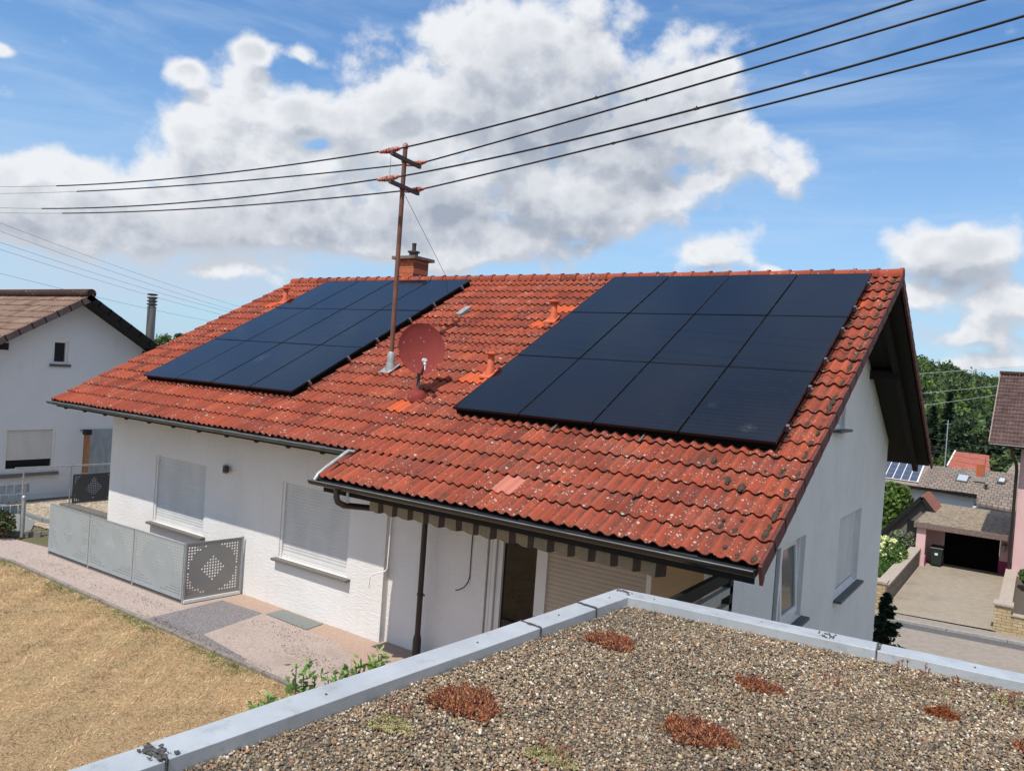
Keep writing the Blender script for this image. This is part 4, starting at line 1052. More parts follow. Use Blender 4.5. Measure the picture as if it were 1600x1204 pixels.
for x_ in (.4, 3.5): MB().beam((x_, .10, -1.20), (x_, AY + .06, ZA + .03), .05, .05).build('arm', M['pipe'], aw)
MB().beam((-.42, -1.50, -1.16), (-.12, -1.44, -1.18), .02, .02).build('bracket', M['pipe'], aw)
MB().box(-.46, -.43, -1.52, -1.50, -1.36, -1.17).build('hanging_tag', M['white'], aw)
ck = MB(); cx0 = (.24, -1.38, -1.30)
ck.tube([cx0, (.22, -1.37, -2.06), (.20, -1.38, -2.10), (.05, -1.44, -2.16), (.01, -1.46, -2.20), (.00, -1.46, -2.35)], .009, 8)
ck.build('crank', M['white'], aw, smooth=True)

# facade details
l = thing('wall_lamp', 'small grey cylinder wall lamp beside the left front window', 'wall lamp', (-5.17, 0, -1.57))
MB().box(-5.24, -5.16, -.06, -.002, -1.66, -1.50).build('bracket', M['galv'], l, bevel=.004)
MB().lathe((-5.09, -.09, -1.62), (0, 0, 1), [(.045, 0), (.055, .01), (.055, .10), (.04, .115)], 14).build('lamp_head', M['darksteel'], l, smooth=True)
MB().tube([(.44, .108, -1.66), (.44, .108, -2.42)], .007, 6).tube([(.44, .108, -2.40), (.44, .08, -2.46), (.40, .05, -2.54), (.32, .02, -2.59), (.28, .01, -2.60)], .009, 6).build('hanging_cable', M['darksteel'], origin=(.42, -.01, -2.4), label='loose dark cable end hanging on the white wall left of the terrace door', cat='cable')

# trellis screen between terrace and garage
t = thing('trellis_screen', 'grey lattice screen with dark top board beside the gable corner', 'trellis', (4.24, -1.2, GZ))
YT0, YT1 = -1.95, -.03
MB().box(4.19, 4.25, YT0, YT1, -1.60, -1.47).build('top_board', M['darkwood'], t)
MB().box(4.20, 4.26, YT0, YT1, -1.74, -1.66).build('rail', M['galv'], t); MB().box(4.20, 4.26, YT0, YT1, -1.91, -1.85).build('rail', M['galv'], t)
MB().box(4.17, 4.26, -.14, -.03, GZ, -1.12).build('corner_post', M['darkwood'], t)
MB().box(4.18, 4.26, YT0 - .08, YT0, GZ, -1.46).build('post', M['sill'], t)
mb = MB()
y = YT0
while y < YT1 - .2:
    mb.beam((4.23, y, -1.92), (4.23, y + .12, -2.32), .012, .03, up=(1, 0, 0)); mb.beam((4.235, y + .24, -1.92), (4.235, y + .12, -2.32), .012, .03, up=(1, 0, 0)); mb.box(4.222, 4.238, y + .24, y + .255, -2.9, -1.9); y += .26
mb.box(4.215, 4.25, YT0, YT1, -2.95, -2.9)
mb.build('lattice', M['galv'], t)
MB().box(4.10, 4.30, YT0 - .30, YT0 - .02, -1.50, -1.475).build('post_cap', M['white'], t, bevel=.004)

# ------------------------------------------------------------------ perforated railing around the light well
rl = thing('perforated_railing', 'light grey perforated metal railing with diamond pattern by the white house wall', 'railing', (-6.8, -1.15, GZ))
def perf_panel(A_, U, W_, H_, z0_, m_, pitch=.047):
    """real square holes outside an oval and in a central diamond; A_: start point, U: unit direction"""
    OV = .50 if W_ > 1.2 else .435; nx = int(W_ / pitch); nz = int(H_ / pitch); px = W_ / nx; pz = H_ / nz; hs = .20 if W_ > 1.2 else .26
    mb = MB(); A_ = Vector((*A_, z0_)); U = Vector((*U, 0)).normalized(); Nn = Vector((0, 0, 1)).cross(U) * .002
    def P(u, w, side): return A_ + U * u + Vector((0, 0, w)) + Nn * (1 if side else -1)
    for i in range(nx):
        for j in range(nz):
            u0, u1, w0, w1 = i * px, (i + 1) * px, j * pz, (j + 1) * pz
            a = ((i + .5) / nx - .5) * 2; b_ = ((j + .5) / nz - .5) * 2
            border = i == 0 or j == 0 or i == nx - 1 or j == nz - 1
            oval = (a * W_ / 2 / OV) ** 2 + (b_ * H_ / 2 / .405) ** 2 < 1
            dia = abs((i + .5 - nx / 2) * px) / .20 + abs((j + .5 - nz / 2) * pz) / .24 < 1
            hole = (not border) and ((not oval) or dia)
            if not hole:
                q = [P(u0, w0, 0), P(u1, w0, 0), P(u1, w1, 0), P(u0, w1, 0)]; q2 = [P(u0, w0, 1), P(u1, w0, 1), P(u1, w1, 1), P(u0, w1, 1)]
                mb.add(q + q2, [(0, 1, 2, 3), (7, 6, 5, 4)])
            else:
                cu, cw = (u0 + u1) / 2, (w0 + w1) / 2; hx, hz = px * hs, pz * hs
                o_ = [(u0, w0), (u1, w0), (u1, w1), (u0, w1)]; n_ = [(cu - hx, cw - hz), (cu + hx, cw - hz), (cu + hx, cw + hz), (cu - hx, cw + hz)]
                v_ = [P(*q, 0) for q in o_] + [P(*q, 0) for q in n_] + [P(*q, 1) for q in o_] + [P(*q, 1) for q in n_]
                f_ = []
                for k in range(4):
                    l_ = (k + 1) % 4; f_ += [(k, l_, 4 + l_, 4 + k), (8 + l_, 8 + k, 12 + k, 12 + l_), (4 + k, 4 + l_, 12 + l_, 12 + k)]
                mb.add(v_, f_)
    o_ = mb.build('panel', m_, rl, fix=False)
    e = MB(); B_ = A_ + U * W_; up = Vector((0, 0, H_))
    tm = M['galv'] if m_ == M['perf'] else M['perf_dark']
    MB().beam(A_, B_, .012, .02).build('edge_trim', tm, o_); MB().beam(A_ + up, B_ + up, .014, .02).build('edge_trim', tm, o_)
RA = (-9.13, -1.20); RBp = (-4.66, -1.09); RCp = (-4.52, -.06)
u = Vector((RBp[0] - RA[0], RBp[1] - RA[1])); Lr = u.length; u.normalize()
for i in range(3):
    w_ = Lr / 3; a = (RA[0] + u.x * (w_ * i + .012), RA[1] + u.y * (w_ * i + .012)); perf_panel(a, (u.x, u.y), w_ - .024, .93, GZ + .09, M['perf'])
v_ = Vector((RCp[0] - RBp[0], RCp[1] - RBp[1])); perf_panel((RBp[0] + v_.x * .01, RBp[1] + v_.y * .01), (v_.x, v_.y), v_.length - .03, .93, GZ + .09, M['perf_dark'])
for i in range(4):
    a = (RA[0] + u.x * Lr / 3 * i, RA[1] + u.y * Lr / 3 * i)
    MB().box(a[0] - .018, a[0] + .018, a[1] + .004, a[1] + .04, GZ, GZ + 1.02).build('post', M['galv'], rl)
MB().box(RCp[0] - .018, RCp[0] + .018, RCp[1] - .018, RCp[1] + .018, GZ, GZ + 1.04).build('post', M['galv'], rl)
MB().beam((RBp[0] + .02, RBp[1] + .02, GZ + .045), (RCp[0], RCp[1], GZ + .045), .05, .05).build('base_strip', M['white'], rl)
# footing strip below the long side
MB().beam((RA[0], RA[1] + .05, GZ + .03), (RBp[0], RBp[1] + .05, GZ + .03), .05, .05).build('footing', M['sill'], rl)

# ------------------------------------------------------------------ things at the left edge
wr = thing('wire_railing', 'stainless steel railing with thin wires in front of the left-hand house', 'railing', (-11, 0, GZ))
MB().tube([(-11, -1.10, -2.26), (-11, 2.4, -2.30)], .022, 8).build('handrail', M['steel'], wr, smooth=True)
for y_ in (-.93, .06, 1.2): MB().tube([(-11, y_, GZ), (-11, y_, -2.30)], .018, 8).build('post', M['steel'], wr, smooth=True)
for i in range(7): MB().tube([(-11, -1.0, -2.45 - i * .12), (-11, 1.2, -2.47 - i * .12)], .004, 4).build('wire', M['steel'], wr)
sv = rl; rl = wr; perf_panel((-10.96, .09), (0, 1), .95, .66, -3.13, M['perf_anth'], .04); rl = sv
fn = thing('privacy_fence', 'pale grey woven strip fence at the left edge of the photo', 'fence', (-11.3, -1.4, GZ))
for k, zz in enumerate((-2.66, -2.88, -3.12)):
    mb = MB(); y_ = -2.2 + .05 * k
    while y_ < -.76:
        mb.box(-11.31 + .008 * (k % 2), -11.30 + .008 * (k % 2), y_, y_ + .135, zz - .19, zz); y_ += .155
    mb.build('strips', M['strip'], fn)
MB().box(-11.33, -11.29, -.76, -.72, GZ, -2.64).build('post', M['galv'], fn)
bo = thing('steel_post', 'round grey steel post beside the rose bed', 'post', (-10.8, -.98, GZ))
MB().lathe((-10.8, -.98, GZ), (0, 0, 1), [(.035, 0), (.035, .84)], 12).build('shaft', M['galv'], bo, smooth=True)
MB().lathe((-10.8, -.98, GZ + .84), (0, 0, 1), [(.045, 0), (.048, .03), (.03, .06), (.01, .07)], 12).build('cap', M['galv'], bo, smooth=True)

# ------------------------------------------------------------------ left neighbour house
nb = thing('gabled_house', 'pale blue-grey house with brown tiles and dark verge at the left edge', 'house', (-20, 1.9, GZ))
NXW, NXR = -15.0, -14.35; NRY, NRZ = 1.92, 1.86; NT = math.tan(R(31.5)); NC, NS_ = math.cos(R(31.5)), math.sin(R(31.5))
nw = MB().prism([(-27, NRY - 4.6, GZ - 1), (-27, NRY + 4.6, GZ - 3), (-27, NRY + 4.6, NRZ - .22 - 4.6 * NT), (-27, NRY, NRZ - .22), (-27, NRY - 4.6, NRZ - .22 - 4.6 * NT)], (-NXW * 0 + 12.0, 0, 0)).build('wall', M['stucco_n'], nb)
nw.parent = None; nw.location = ORG[nb.name]
boolean_cut(nw, [(-15.14, -14.5, 1.33, 1.72, -.10, .53), (-15.12, -14.5, .28, 1.52, -3.02, -1.88)])
nw.location = (0, 0, 0); nw.parent = nb
def NF(x, s_, n_, sg): return Vector((x, NRY + sg * (s_ * NC + n_ * NS_), NRZ - s_ * NS_ + n_ * NC))
for sg in (-1, 1):
    dk = MB(); q = [NF(a, b_, n_, sg) for n_ in (-.20, -.09) for a, b_ in ((-27.5, 0), (NXR, 0), (NXR, 5.9), (-27.5, 5.9))]
    dk.hexa(q); ro = dk.build('roof', M['darkwood'], nb)
    def fm(V, sg=sg):
        W = np.zeros_like(V); s_ = 5.95 - V[:, 1]; n_ = V[:, 2]; x_ = V[:, 0]
        if sg > 0: x_ = x_
        W[:, 0] = x_; W[:, 1] = NRY + sg * (s_ * NC + n_ * NS_); W[:, 2] = NRZ - s_ * NS_ + n_ * NC
        return W
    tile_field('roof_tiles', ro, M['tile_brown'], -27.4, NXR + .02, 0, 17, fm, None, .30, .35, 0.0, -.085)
    vt = MB()
    for j in range(17):
        a, b_ = 5.95 - j * .35, 5.95 - (j + 1) * .35 - .03
        q = [NF(x_, s_, n_, sg) for n_, pr in ((-.19, 0), (-.03, 1)) for x_, s_ in ((NXR + .0, a), (NXR + .035, a), (NXR + .035, b_), (NXR + .0, b_))]
        vt.hexa(q)
    vt.build('verge_tiles', M['darkwood'] if sg > 0 else M['tile_dark'], ro)
for sg in (-1, 1):
    c = NF(0, 2.5, -.29, sg); MB().box(-15.2, -14.45, c.y - .09, c.y + .09, c.z - .10, c.z + .08).build('purlin', M['darkwood'], nb)
MB().tube([(-27.4, NRY, NRZ + .0), (NXR + .03, NRY, NRZ + .0)], .125, 16).build('ridge_tiles', M['tile_brown'], nb, smooth=True)
f = MB()
for a in ((1.33, 1.38, -.10, .53), (1.66, 1.72, -.10, .53), (1.38, 1.66, -.10, -.04), (1.38, 1.66, .48, .53)): f.box(-15.12, -15.03, *a)
w1 = f.build('window', M['whitepvc'], nb, label='small attic window')
MB().box(-15.10, -15.09, 1.38, 1.66, -.04, .48).build('glass', M['glass'], w1)
MB().box(-15.05, -14.93, 1.26, 1.79, -.17, -.105).build('sill', M['sill_dark'], w1)
f = MB(); f.box(-15.11, -15.02, .28, .34, -3.02, -1.88).box(-15.11, -15.02, 1.46, 1.52, -3.02, -1.88).box(-15.11, -15.02, .34, 1.46, -3.02, -2.90)
w2 = f.build('window', M['whitepvc'], nb, label='large window with its shutter half lowered')
s = MB(); slats(s, 'y', .34, 1.46, -2.68, -1.89, -15.06, .055); s.build('shutter', M['shutter'], w2, fix=False)
MB().box(-15.10, -15.09, .34, 1.46, -2.90, -2.68).build('glass', M['glass'], w2)
MB().box(-15.05, -14.9, .18, 1.62, -3.12, -3.025).build('sill', M['sill'], w2)
MB().box(-14.99, -14.97, 2.16, 3.5, -1.95, -1.90).box(-14.99, -14.975, 2.32, 3.5, -3.2, -1.95).build('door_panel', M['strip'], nb)
fl = thing('flue_pipe', 'tall stainless flue pipe behind the left-hand house roof', 'chimney', (-15.6, 4.37, .1))
MB().lathe((-15.6, 4.37, -1), (0, 0, 1), [(.125, 0), (.125, 2.72), (.135, 2.73), (.135, 2.76), (.10, 2.77), (.10, 3.05)], 18).build('pipe', mat('tarnished_flue_steel', (.10, .10, .10), (.26, .25, .23), .4, metal=.5, sc=6, stretch=(6, 6, .2)), fl, smooth=True)
mb = MB()
for k in range(4): mb.lathe((-15.6, 4.37, 1.80 + k * .10), (0, 0, 1), [(.10, 0), (.15, .02), (.15, .05), (.10, .06)], 18)
mb.build('cowl', M['darksteel'], fl, smooth=True)
pt = thing('timber_post', 'orange timber post with black metal head beside the left-hand house', 'post', (-14.6, 2.15, GZ))
MB().box(-14.65, -14.53, 2.10, 2.22, GZ, -2.0).build('shaft', M['orangewood'], pt, bevel=.008)
MB().box(-14.67, -14.51, 2.07, 2.25, -2.0, -1.86).build('head', M['black'], pt)

# ------------------------------------------------------------------ foreground flat garage roof
gar = thing('flat_roof_garage', 'flat gravel-covered garage roof with pale metal parapet in the foreground', 'garage', (7, -5.5, GZ))
A0 = Vector((4.133, -2.71)); LDv = Vector((-.082, -1)).normalized(); RDv = Vector((1, .108)).normalized()
ZP = -1.20; CW = .185; GRV = -1.275
LINn = Vector((-LDv.y, LDv.x)) * 1.0     # inward normal of the left edge
if LINn.x < 0: LINn = -LINn
RINn = Vector((RDv.y, -RDv.x))
if RINn.y > 0: RINn = -RINn
def cross_pt(o1, o2):
    # inner corner: offset o1 from left edge, o2 from right edge
    a = A0 + LINn * o1; b = A0 + RINn * o2; M_ = Matrix(((LDv.x, -RDv.x), (LDv.y, -RDv.y))); t = M_.inverted() @ (b - a); return a + LDv * t.x
IC = cross_pt(CW, CW)
LL, RL_ = 9.0, 8.0
def inner_l(t): return IC + LDv * t
def inner_r(t): return IC + RDv * t
bodyc = [A0 + LINn * .03 + RINn * .03, A0 + RDv * RL_ + RINn * .03, A0 + RDv * RL_ + LDv * LL, A0 + LDv * LL + LINn * .03]
MB().prism([(*q, GZ - 1.5) for q in bodyc], (0, 0, GRV - .03 - GZ + 1.5)).build('wall', M['stucco'], gar)
# sheet-metal copings in lengths, each lapped a little over the next
def coping(side, t0, t1, dz, name='coping'):
    D, Nn = (LDv, LINn) if side == 'l' else (RDv, RINn)
    mb = MB()
    if side == 'l':
        o0, o1 = A0 + D * t0, A0 + D * t1
        i0, i1 = (IC if t0 <= .01 else A0 + Nn * CW + D * t0), A0 + Nn * CW + D * t1
    else:
        o0, o1 = A0 + D * t0, A0 + D * t1
        i0, i1 = (IC if t0 <= .01 else A0 + Nn * CW + D * t0), A0 + Nn * CW + D * t1
    def q(p, z): return Vector((p.x, p.y, z))
    zo, zi = ZP + dz, ZP + dz - .004
    nseg = max(2, int((t1 - t0) / .25)); vs = []; fs = []
    for k in range(nseg + 1):
        t = k / nseg; a = o0.lerp(o1, t); b = i0.lerp(i1, t); w = .0022 * math.sin(t * 7 + t0 * 3) if 0 < k < nseg else 0
        m1, m2 = a.lerp(b, .34), a.lerp(b, .68)
        vs += [q(a, zo - .10), q(a, zo + w), q(m1, zo - .001 + w * .3), q(m2, zi + .001 - w), q(b, zi + w), q(b, GRV - .06)]
    for k in range(nseg):
        for j in range(5): o_ = k * 6 + j; fs.append((o_, o_ + 6, o_ + 7, o_ + 1))
    # thin end faces so that every length reads as a folded sheet
    fs += [(0, 1, 2, 3, 4, 5), tuple(nseg * 6 + j for j in (5, 4, 3, 2, 1, 0))]
    mb.add(vs, fs); return mb.build(name, M['parapet'], gar, bevel=.0035)
tl = [0, .62, 1.33, 4.0, 6.3, 9.0]
for k, (a, b) in enumerate(zip(tl, tl[1:])): coping('l', a + (.006 if k else 0), b - .004, [.0, -.004, .0, -.0045, .001][k])
trr = [0, 2.0, 3.02, 5.9, 8.0]
for k, (a, b) in enumerate(zip(trr, trr[1:])): coping('r', a + (.005 if k else 0), b - .004, [.002, -.002, .0015, 0][k])
# dark lichen and old sealant at the joints: thin irregular crusts
def crust(side, t, w0, w1, n_, spread, seed):
    r_ = random.Random(seed); D, Nn = (LDv, LINn) if side == 'l' else (RDv, RINn); mb = MB()
    for i in range(n_):
        u = r_.uniform(w0, w1); s_ = t + r_.gauss(0, spread); L_ = r_.uniform(.006, .03); p = A0 + D * s_ + Nn * u; a = r_.uniform(0, math.pi)
        pts = []
        for k in range(6):
            rr = L_ * r_.uniform(.35, 1.0); th = a + k * math.pi / 3
            e = D * (rr * math.cos(th) * .55) + Nn * (rr * math.sin(th)); pts.append((p.x + e.x, p.y + e.y, ZP + .0022))
        mb.prism(pts, (0, 0, r_.uniform(.0015, .004)))
    return mb.build('joint_crust', M['lichen_dark'], gar)
crust('l', .06, .02, .17, 26, .020, 1); crust('l', .62, .01, .18, 8, .006, 12); crust('l', 1.33, .01, .18, 9, .007, 2); crust('l', 4.0, .03, .18, 55, .035, 3)
for t_, n_, sp in ((1.64, 24, .035), (2.02, 7, .008), (3.03, 16, .02)): crust('r', t_, .03, .15, n_, sp, int(t_ * 10))
def seam(side, t):
    D, Nn = (LDv, LINn) if side == 'l' else (RDv, RINn); mb = MB(); p = A0 + D * t; q_ = A0 + D * t + Nn * CW
    mb.beam((p.x, p.y, ZP + .0015), (q_.x, q_.y, ZP + .0012), .009, .006); mb.box(q_.x - .004, q_.x + .006, q_.y - .005, q_.y + .005, GRV, ZP - .002)
    mb.build('seam', M['lichen_dark'], gar)
for t_ in tl[1:-1]: seam('l', t_)
for t_ in trr[1:-1]: seam('r', t_)
for side, ts in (('l', (.3, 1.0, 1.9, 3.1, 4.6, 5.6)), ('r', (.35, 1.2, 2.6, 3.7, 4.6))):
    D, Nn = (LDv, LINn) if side == 'l' else (RDv, RINn)
    for t_ in ts:
        p = A0 + D * t_ + Nn * .10; MB().lathe((p.x, p.y, ZP - .002), (0, 0, 1), [(.007, 0), (.007, .004), (.004, .006)], 8).build('coping_screw', M['lichen_dark'], gar)
g4 = [IC, inner_r(RL_ - .3), A0 + RDv * (RL_ - .2) + LDv * (LL - .2), inner_l(LL - .3)]
MB().add([(*q, GRV - .008) for q in g4], [(0, 1, 2, 3)]).build('gravel_base', M['felt'], gar, fix=False)

# pebbles: real stones, densest where they can be seen
ICO_V = []; ph_ = (1 + 5 ** .5) / 2
for a, b in ((-1, ph_), (1, ph_), (-1, -ph_), (1, -ph_)): ICO_V.append((a, b, 0))
for a, b in ((-1, ph_), (1, ph_), (-1, -ph_), (1, -ph_)): ICO_V.append((0, a, b))
for a, b in ((ph_, -1), (ph_, 1), (-ph_, -1), (-ph_, 1)): ICO_V.append((a, 0, b))
ICO_V = np.array(ICO_V) / math.hypot(1, ph_)
ICO_F = np.array([(0, 11, 5), (0, 5, 1), (0, 1, 7), (0, 7, 10), (0, 10, 11), (1, 5, 9), (5, 11, 4), (11, 10, 2), (10, 7, 6), (7, 1, 8), (3, 9, 4), (3, 4, 2), (3, 2, 6), (3, 6, 8), (3, 8, 9), (4, 9, 5), (2, 4, 11), (6, 2, 10), (8, 6, 7), (9, 8, 1)])
def pebbles(n_, layer):
    X = nr.uniform(3.6, 8.4, n_ * 2); Y = nr.uniform(-7.9, -2.2, n_ * 2)
    P = np.c_[X, Y]; ic = np.array(IC)
    keep = ((P - ic) @ np.array(LINn) > .004) & ((P - ic) @ np.array(RINn) > .004)
    # leave out the stretch behind and below the camera's feet
    keep &= (Y + 7.75) > -(0) + (X - 3.7) * .86
    P = P[keep][:n_]; n_ = len(P)
    s = nr.gamma(5.0, 1.0, n_); s = .0030 + .00098 * s; s = np.minimum(s, .018)
    ab = np.c_[s * nr.uniform(.85, 1.35, n_), s * nr.uniform(.7, 1.05, n_), s * nr.uniform(.42, .8, n_)]
    q = nr.normal(size=(n_, 4)); q[:, 1:3] *= .38; q /= np.linalg.norm(q, axis=1)[:, None]
    w, x, y, z = q.T
    Rm = np.stack([1 - 2 * (y * y + z * z), 2 * (x * y - z * w), 2 * (x * z + y * w), 2 * (x * y + z * w), 1 - 2 * (x * x + z * z), 2 * (y * z - x * w), 2 * (x * z - y * w), 2 * (y * z + x * w), 1 - 2 * (x * x + y * y)], 1).reshape(n_, 3, 3)
    jit = 1 + nr.normal(0, .13, (n_, 12, 1))
    V = ICO_V[None] * jit * ab[:, None, :]
    V = np.einsum('nij,nkj->nki', Rm, V)
    z0 = GRV - .006 + layer * .007 + nr.uniform(0, .007, n_) + .010 * np.sin(P[:, 0] * 3.1 + 1) * np.sin(P[:, 1] * 2.3) * .6
    V += np.c_[P, z0][:, None, :]
    pal = np.array([(.24, .185, .125), (.33, .25, .165), (.135, .10, .07), (.42, .34, .245), (.70, .65, .56), (.075, .066, .058), (.42, .21, .095), (.27, .235, .20), (.54, .44, .32), (.20, .135, .08)])
    pr = np.array([.22, .18, .15, .10, .075, .07, .05, .07, .06, .055]); pr /= pr.sum()
    ci = nr.choice(len(pal), n_, p=pr); c = pal[ci] * nr.uniform(.72, 1.22, (n_, 1)) * (1 + nr.normal(0, .04, (n_, 3)))
    patch = .90 + .14 * np.sin(P[:, 0] * 1.7 + .6) * np.cos(P[:, 1] * 1.3 + .4) + .09 * np.sin(P[:, 0] * 6.1 + P[:, 1] * 3) * np.sin(P[:, 1] * 5.3) + .05 * np.sin(P[:, 0] * 14 - P[:, 1] * 11)
    c = c * patch[:, None] * np.array([1.0, .94, .84])
    F = (ICO_F[None] + 12 * np.arange(n_)[:, None, None]).reshape(-1, 3)
    return V.reshape(-1, 3), F, np.repeat(c, 12, axis=0)
V1, F1, C1 = pebbles(72000, 0); V2, F2, C2 = pebbles(44000, 1)
np_mesh('gravel', np.r_[V1, V2], np.r_[F1, F2 + len(V1)], M['pebble'], gar, smooth=True, attrs={'tint': np.clip(np.r_[C1, C2], .01, .9)}, kind='stuff')

# stonecrop cushions and other roof weeds
def quads_mesh(name, C, D, U, Wd, Ln, col, m, **kw):
    """leaf rhombs: centre C, direction D, side U, half width Wd, half length Ln, colour col"""
    n_ = len(C); D = D * Ln[:, None]; U = U * Wd[:, None]
    V = np.stack([C - D, C + U * 1.0 - D * .1, C + D, C - U * 1.0 - D * .1], 1).reshape(-1, 3)
    F = np.arange(4 * n_).reshape(-1, 4)
    return np_mesh(name, V, F, m, attrs={'tint': np.repeat(np.clip(col, .003, .95), 4, axis=0)}, **kw)
def unit(a): return a / np.maximum(np.linalg.norm(a, axis=1), 1e-6)[:, None]
def cushion(x, y, rx, ry, h, n_, pal, label, leafl=.007, leafw=.0035, group='stonecrop cushions on the gravel roof', gap=0.0):
    r_ = np.sqrt(nr.random(n_)); th = nr.random(n_) * 2 * np.pi
    rim = 1 + .15 * np.sin(th * 3 + x * 9) + .10 * np.sin(th * 7 + y * 5) + .07 * np.sin(th * 17 + x) + nr.exponential(.07, n_) * (nr.random(n_) < .3)
    hx = r_ * np.cos(th) * rx * rim; hy = r_ * np.sin(th) * ry * rim
    rx, ry, h = rx * 1.05, ry * 1.05, h * 1.9
    top = h * np.sqrt(np.maximum(.03, 1 - r_ ** 2)) * (.75 + .4 * np.sin(hx * 60 + 2) * np.sin(hy * 55)) * nr.uniform(.6, 1.1, n_)
    k = 11
    C = []; D = []; U = []; col = []
    lean = np.c_[hx * 1.4 / rx * .5 + nr.normal(0, .18, n_), hy / ry * .5 + nr.normal(0, .18, n_), np.ones(n_)]
    lean = unit(lean)
    base_c = np.array(pal)[nr.choice(len(pal), n_)] * nr.uniform(.75, 1.2, (n_, 1))
    for i in range(k):
        t = (i + 1) / k
        ang = i * 2.4 + nr.random(n_) * 1.0
        out = np.c_[np.cos(ang), np.sin(ang), np.full(n_, .9)]
        c = np.c_[x + hx, y + hy, np.full(n_, GRV)] + lean * (np.maximum(top, .008) * t)[:, None] + unit(out) * leafl * .6
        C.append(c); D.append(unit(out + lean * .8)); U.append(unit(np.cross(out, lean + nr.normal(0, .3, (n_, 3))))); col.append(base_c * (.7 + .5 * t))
    C, D, U, col = map(np.concatenate, (C, D, U, col)); m_ = len(C)
    return quads_mesh('stonecrop', C, D, U, nr.uniform(.7, 1.2, m_) * leafw, nr.uniform(.8, 1.3, m_) * leafl, col, M['sedum'], origin=(x, y, GRV), label=label, cat='stonecrop', group=group)
RED = [(.46, .17, .075), (.54, .24, .10), (.26, .08, .055), (.46, .28, .15), (.30, .11, .08), (.18, .065, .05)]
GRN = [(.46, .44, .20), (.54, .52, .30), (.34, .34, .15), (.45, .30, .17)]
TAN = [(.48, .38, .24), (.40, .30, .20), (.36, .22, .15), (.50, .46, .32)]
cushion(4.634, -3.79, .165, .115, .05, 900, RED, 'rust-red stonecrop cushion nearest the parapet corner')
cushion(4.50, -5.27, .185, .15, .06, 1300, RED, 'largest rust-red stonecrop cushion, close to the left parapet')
cushion(5.655, -3.81, .135, .085, .035, 550, RED, 'small rust-red stonecrop cushion in the middle of the gravel')
cushion(5.608, -4.70, .175, .125, .05, 1000, RED, 'broad rust-red stonecrop cushion at the bottom edge of the photo')
cushion(6.621, -3.39, .085, .07, .025, 220, [(.36, .12, .04), (.30, .09, .04)], 'tiny orange stonecrop cushion at the right side of the roof')
cushion(7.03, -3.60, .045, .045, .03, 100, RED, 'tiny red stonecrop cushion at the right edge of the photo')
cushion(4.37, -5.72, .12, .085, .015, 420, GRN, 'pale green stonecrop patch between left parapet and the largest red cushion')
cushion(5.15, -5.43, .14, .08, .015, 420, GRN, 'pale green stonecrop patch at the bottom centre of the photo')
cushion(6.45, -3.02, .17, .10, .02, 420, TAN, 'straw-coloured stonecrop patch beside the right parapet')
cushion(6.92, -2.86, .08, .05, .02, 140, GRN, 'pale green stonecrop patch in the right corner of the roof')
def stalks(x, y, sx, sy, n_, h, label):
    t = thing('dry_stalks', label, 'dried flower stalks', (x, y, GRV), 'dried stonecrop flower stalks')
    for i in range(n_):
        mb = MB()
        px_, py_ = x + rng.uniform(-sx, sx), y + rng.uniform(-sy, sy); hh = h * rng.uniform(.55, 1.15); l_ = Vector((rng.gauss(0, .12), rng.gauss(0, .12), 1)) * hh
        p = Vector((px_, py_, GRV)); mb.tube([p, p + l_ * .55, p + l_], [.0022, .002, .0016], 5)
        for k in range(4):
            a = rng.uniform(0, 6.28); q = p + l_ * rng.uniform(.72, 1); mb.tube([q, q + Vector((math.cos(a) * .010, math.sin(a) * .010, .016))], [.0028, .0036], 5)
        for k in range(5):
            a = rng.uniform(0, 6.28); q = p + l_ * rng.uniform(.1, .7); mb.tube([q, q + Vector((math.cos(a) * .007, math.sin(a) * .007, .006))], [.0018, .0014], 4)
        mb.build('stalk', M['stalk'], t)
M['stalk'] = mat('red_brown_stalk', (.22, .075, .05), (.30, .15, .10), .85, sc=60)
stalks(6.33, -2.80, .07, .03, 4, .085, 'red-brown dried stalks standing left against the right parapet')
stalks(6.55, -2.86, .10, .05, 7, .085, 'group of dried stalks in the straw-coloured patch')
stalks(6.93, -2.90, .08, .06, 9, .075, 'dried stalks over the green patch in the right corner')
stalks(4.33, -5.62, .06, .04, 8, .07, 'dried stalks over the green patch left of the largest red cushion')
stalks(5.15, -5.42, .11, .05, 9, .07, 'dried stalks over the green patch at the bottom centre')
stalks(6.0, -3.35, .12, .08, 8, .04, 'low dried stalks in the gravel right of the middle')

# ------------------------------------------------------------------ lawn grass and garden plants
n_ = 170000
X = nr.uniform(-10.6, 3.9, n_); Y = -2.0 - 5.6 * nr.random(n_) ** 1.1
k_ = (Y < -1.99 - np.maximum(0, -8.83 - X) * .2)
X, Y = X[k_], Y[k_]; n_ = len(X)
def fbm2(x, y, s):
    return (np.sin(x * 2.1 * s + 1.3) * np.cos(y * 1.7 * s + .4) + .6 * np.sin(x * 4.7 * s + y * 3.1 * s) + .4 * np.sin(x * 9.1 * s - y * 8.3 * s + 2)) / 2
gedge = np.exp(-((Y + 2.0) / .24) ** 2) * (.25 + .75 * (fbm2(X, Y * 0, 1.3) > -.05)); green = nr.random(n_) < np.clip(gedge * .95 + .04 + .10 * (fbm2(X, Y, .7) > .45), 0, 1)
hh = nr.uniform(.012, .030, n_) * (1 + .5 * gedge)
sw = fbm2(X * 1.3 + 5, Y * 1.3, 2.3) * 3; D = unit(np.c_[np.cos(sw) * .8 + nr.normal(0, .5, n_), np.sin(sw) * .8 + nr.normal(0, .5, n_), nr.uniform(.25, 1.0, n_)]); U = unit(np.cross(D, nr.normal(size=(n_, 3))))
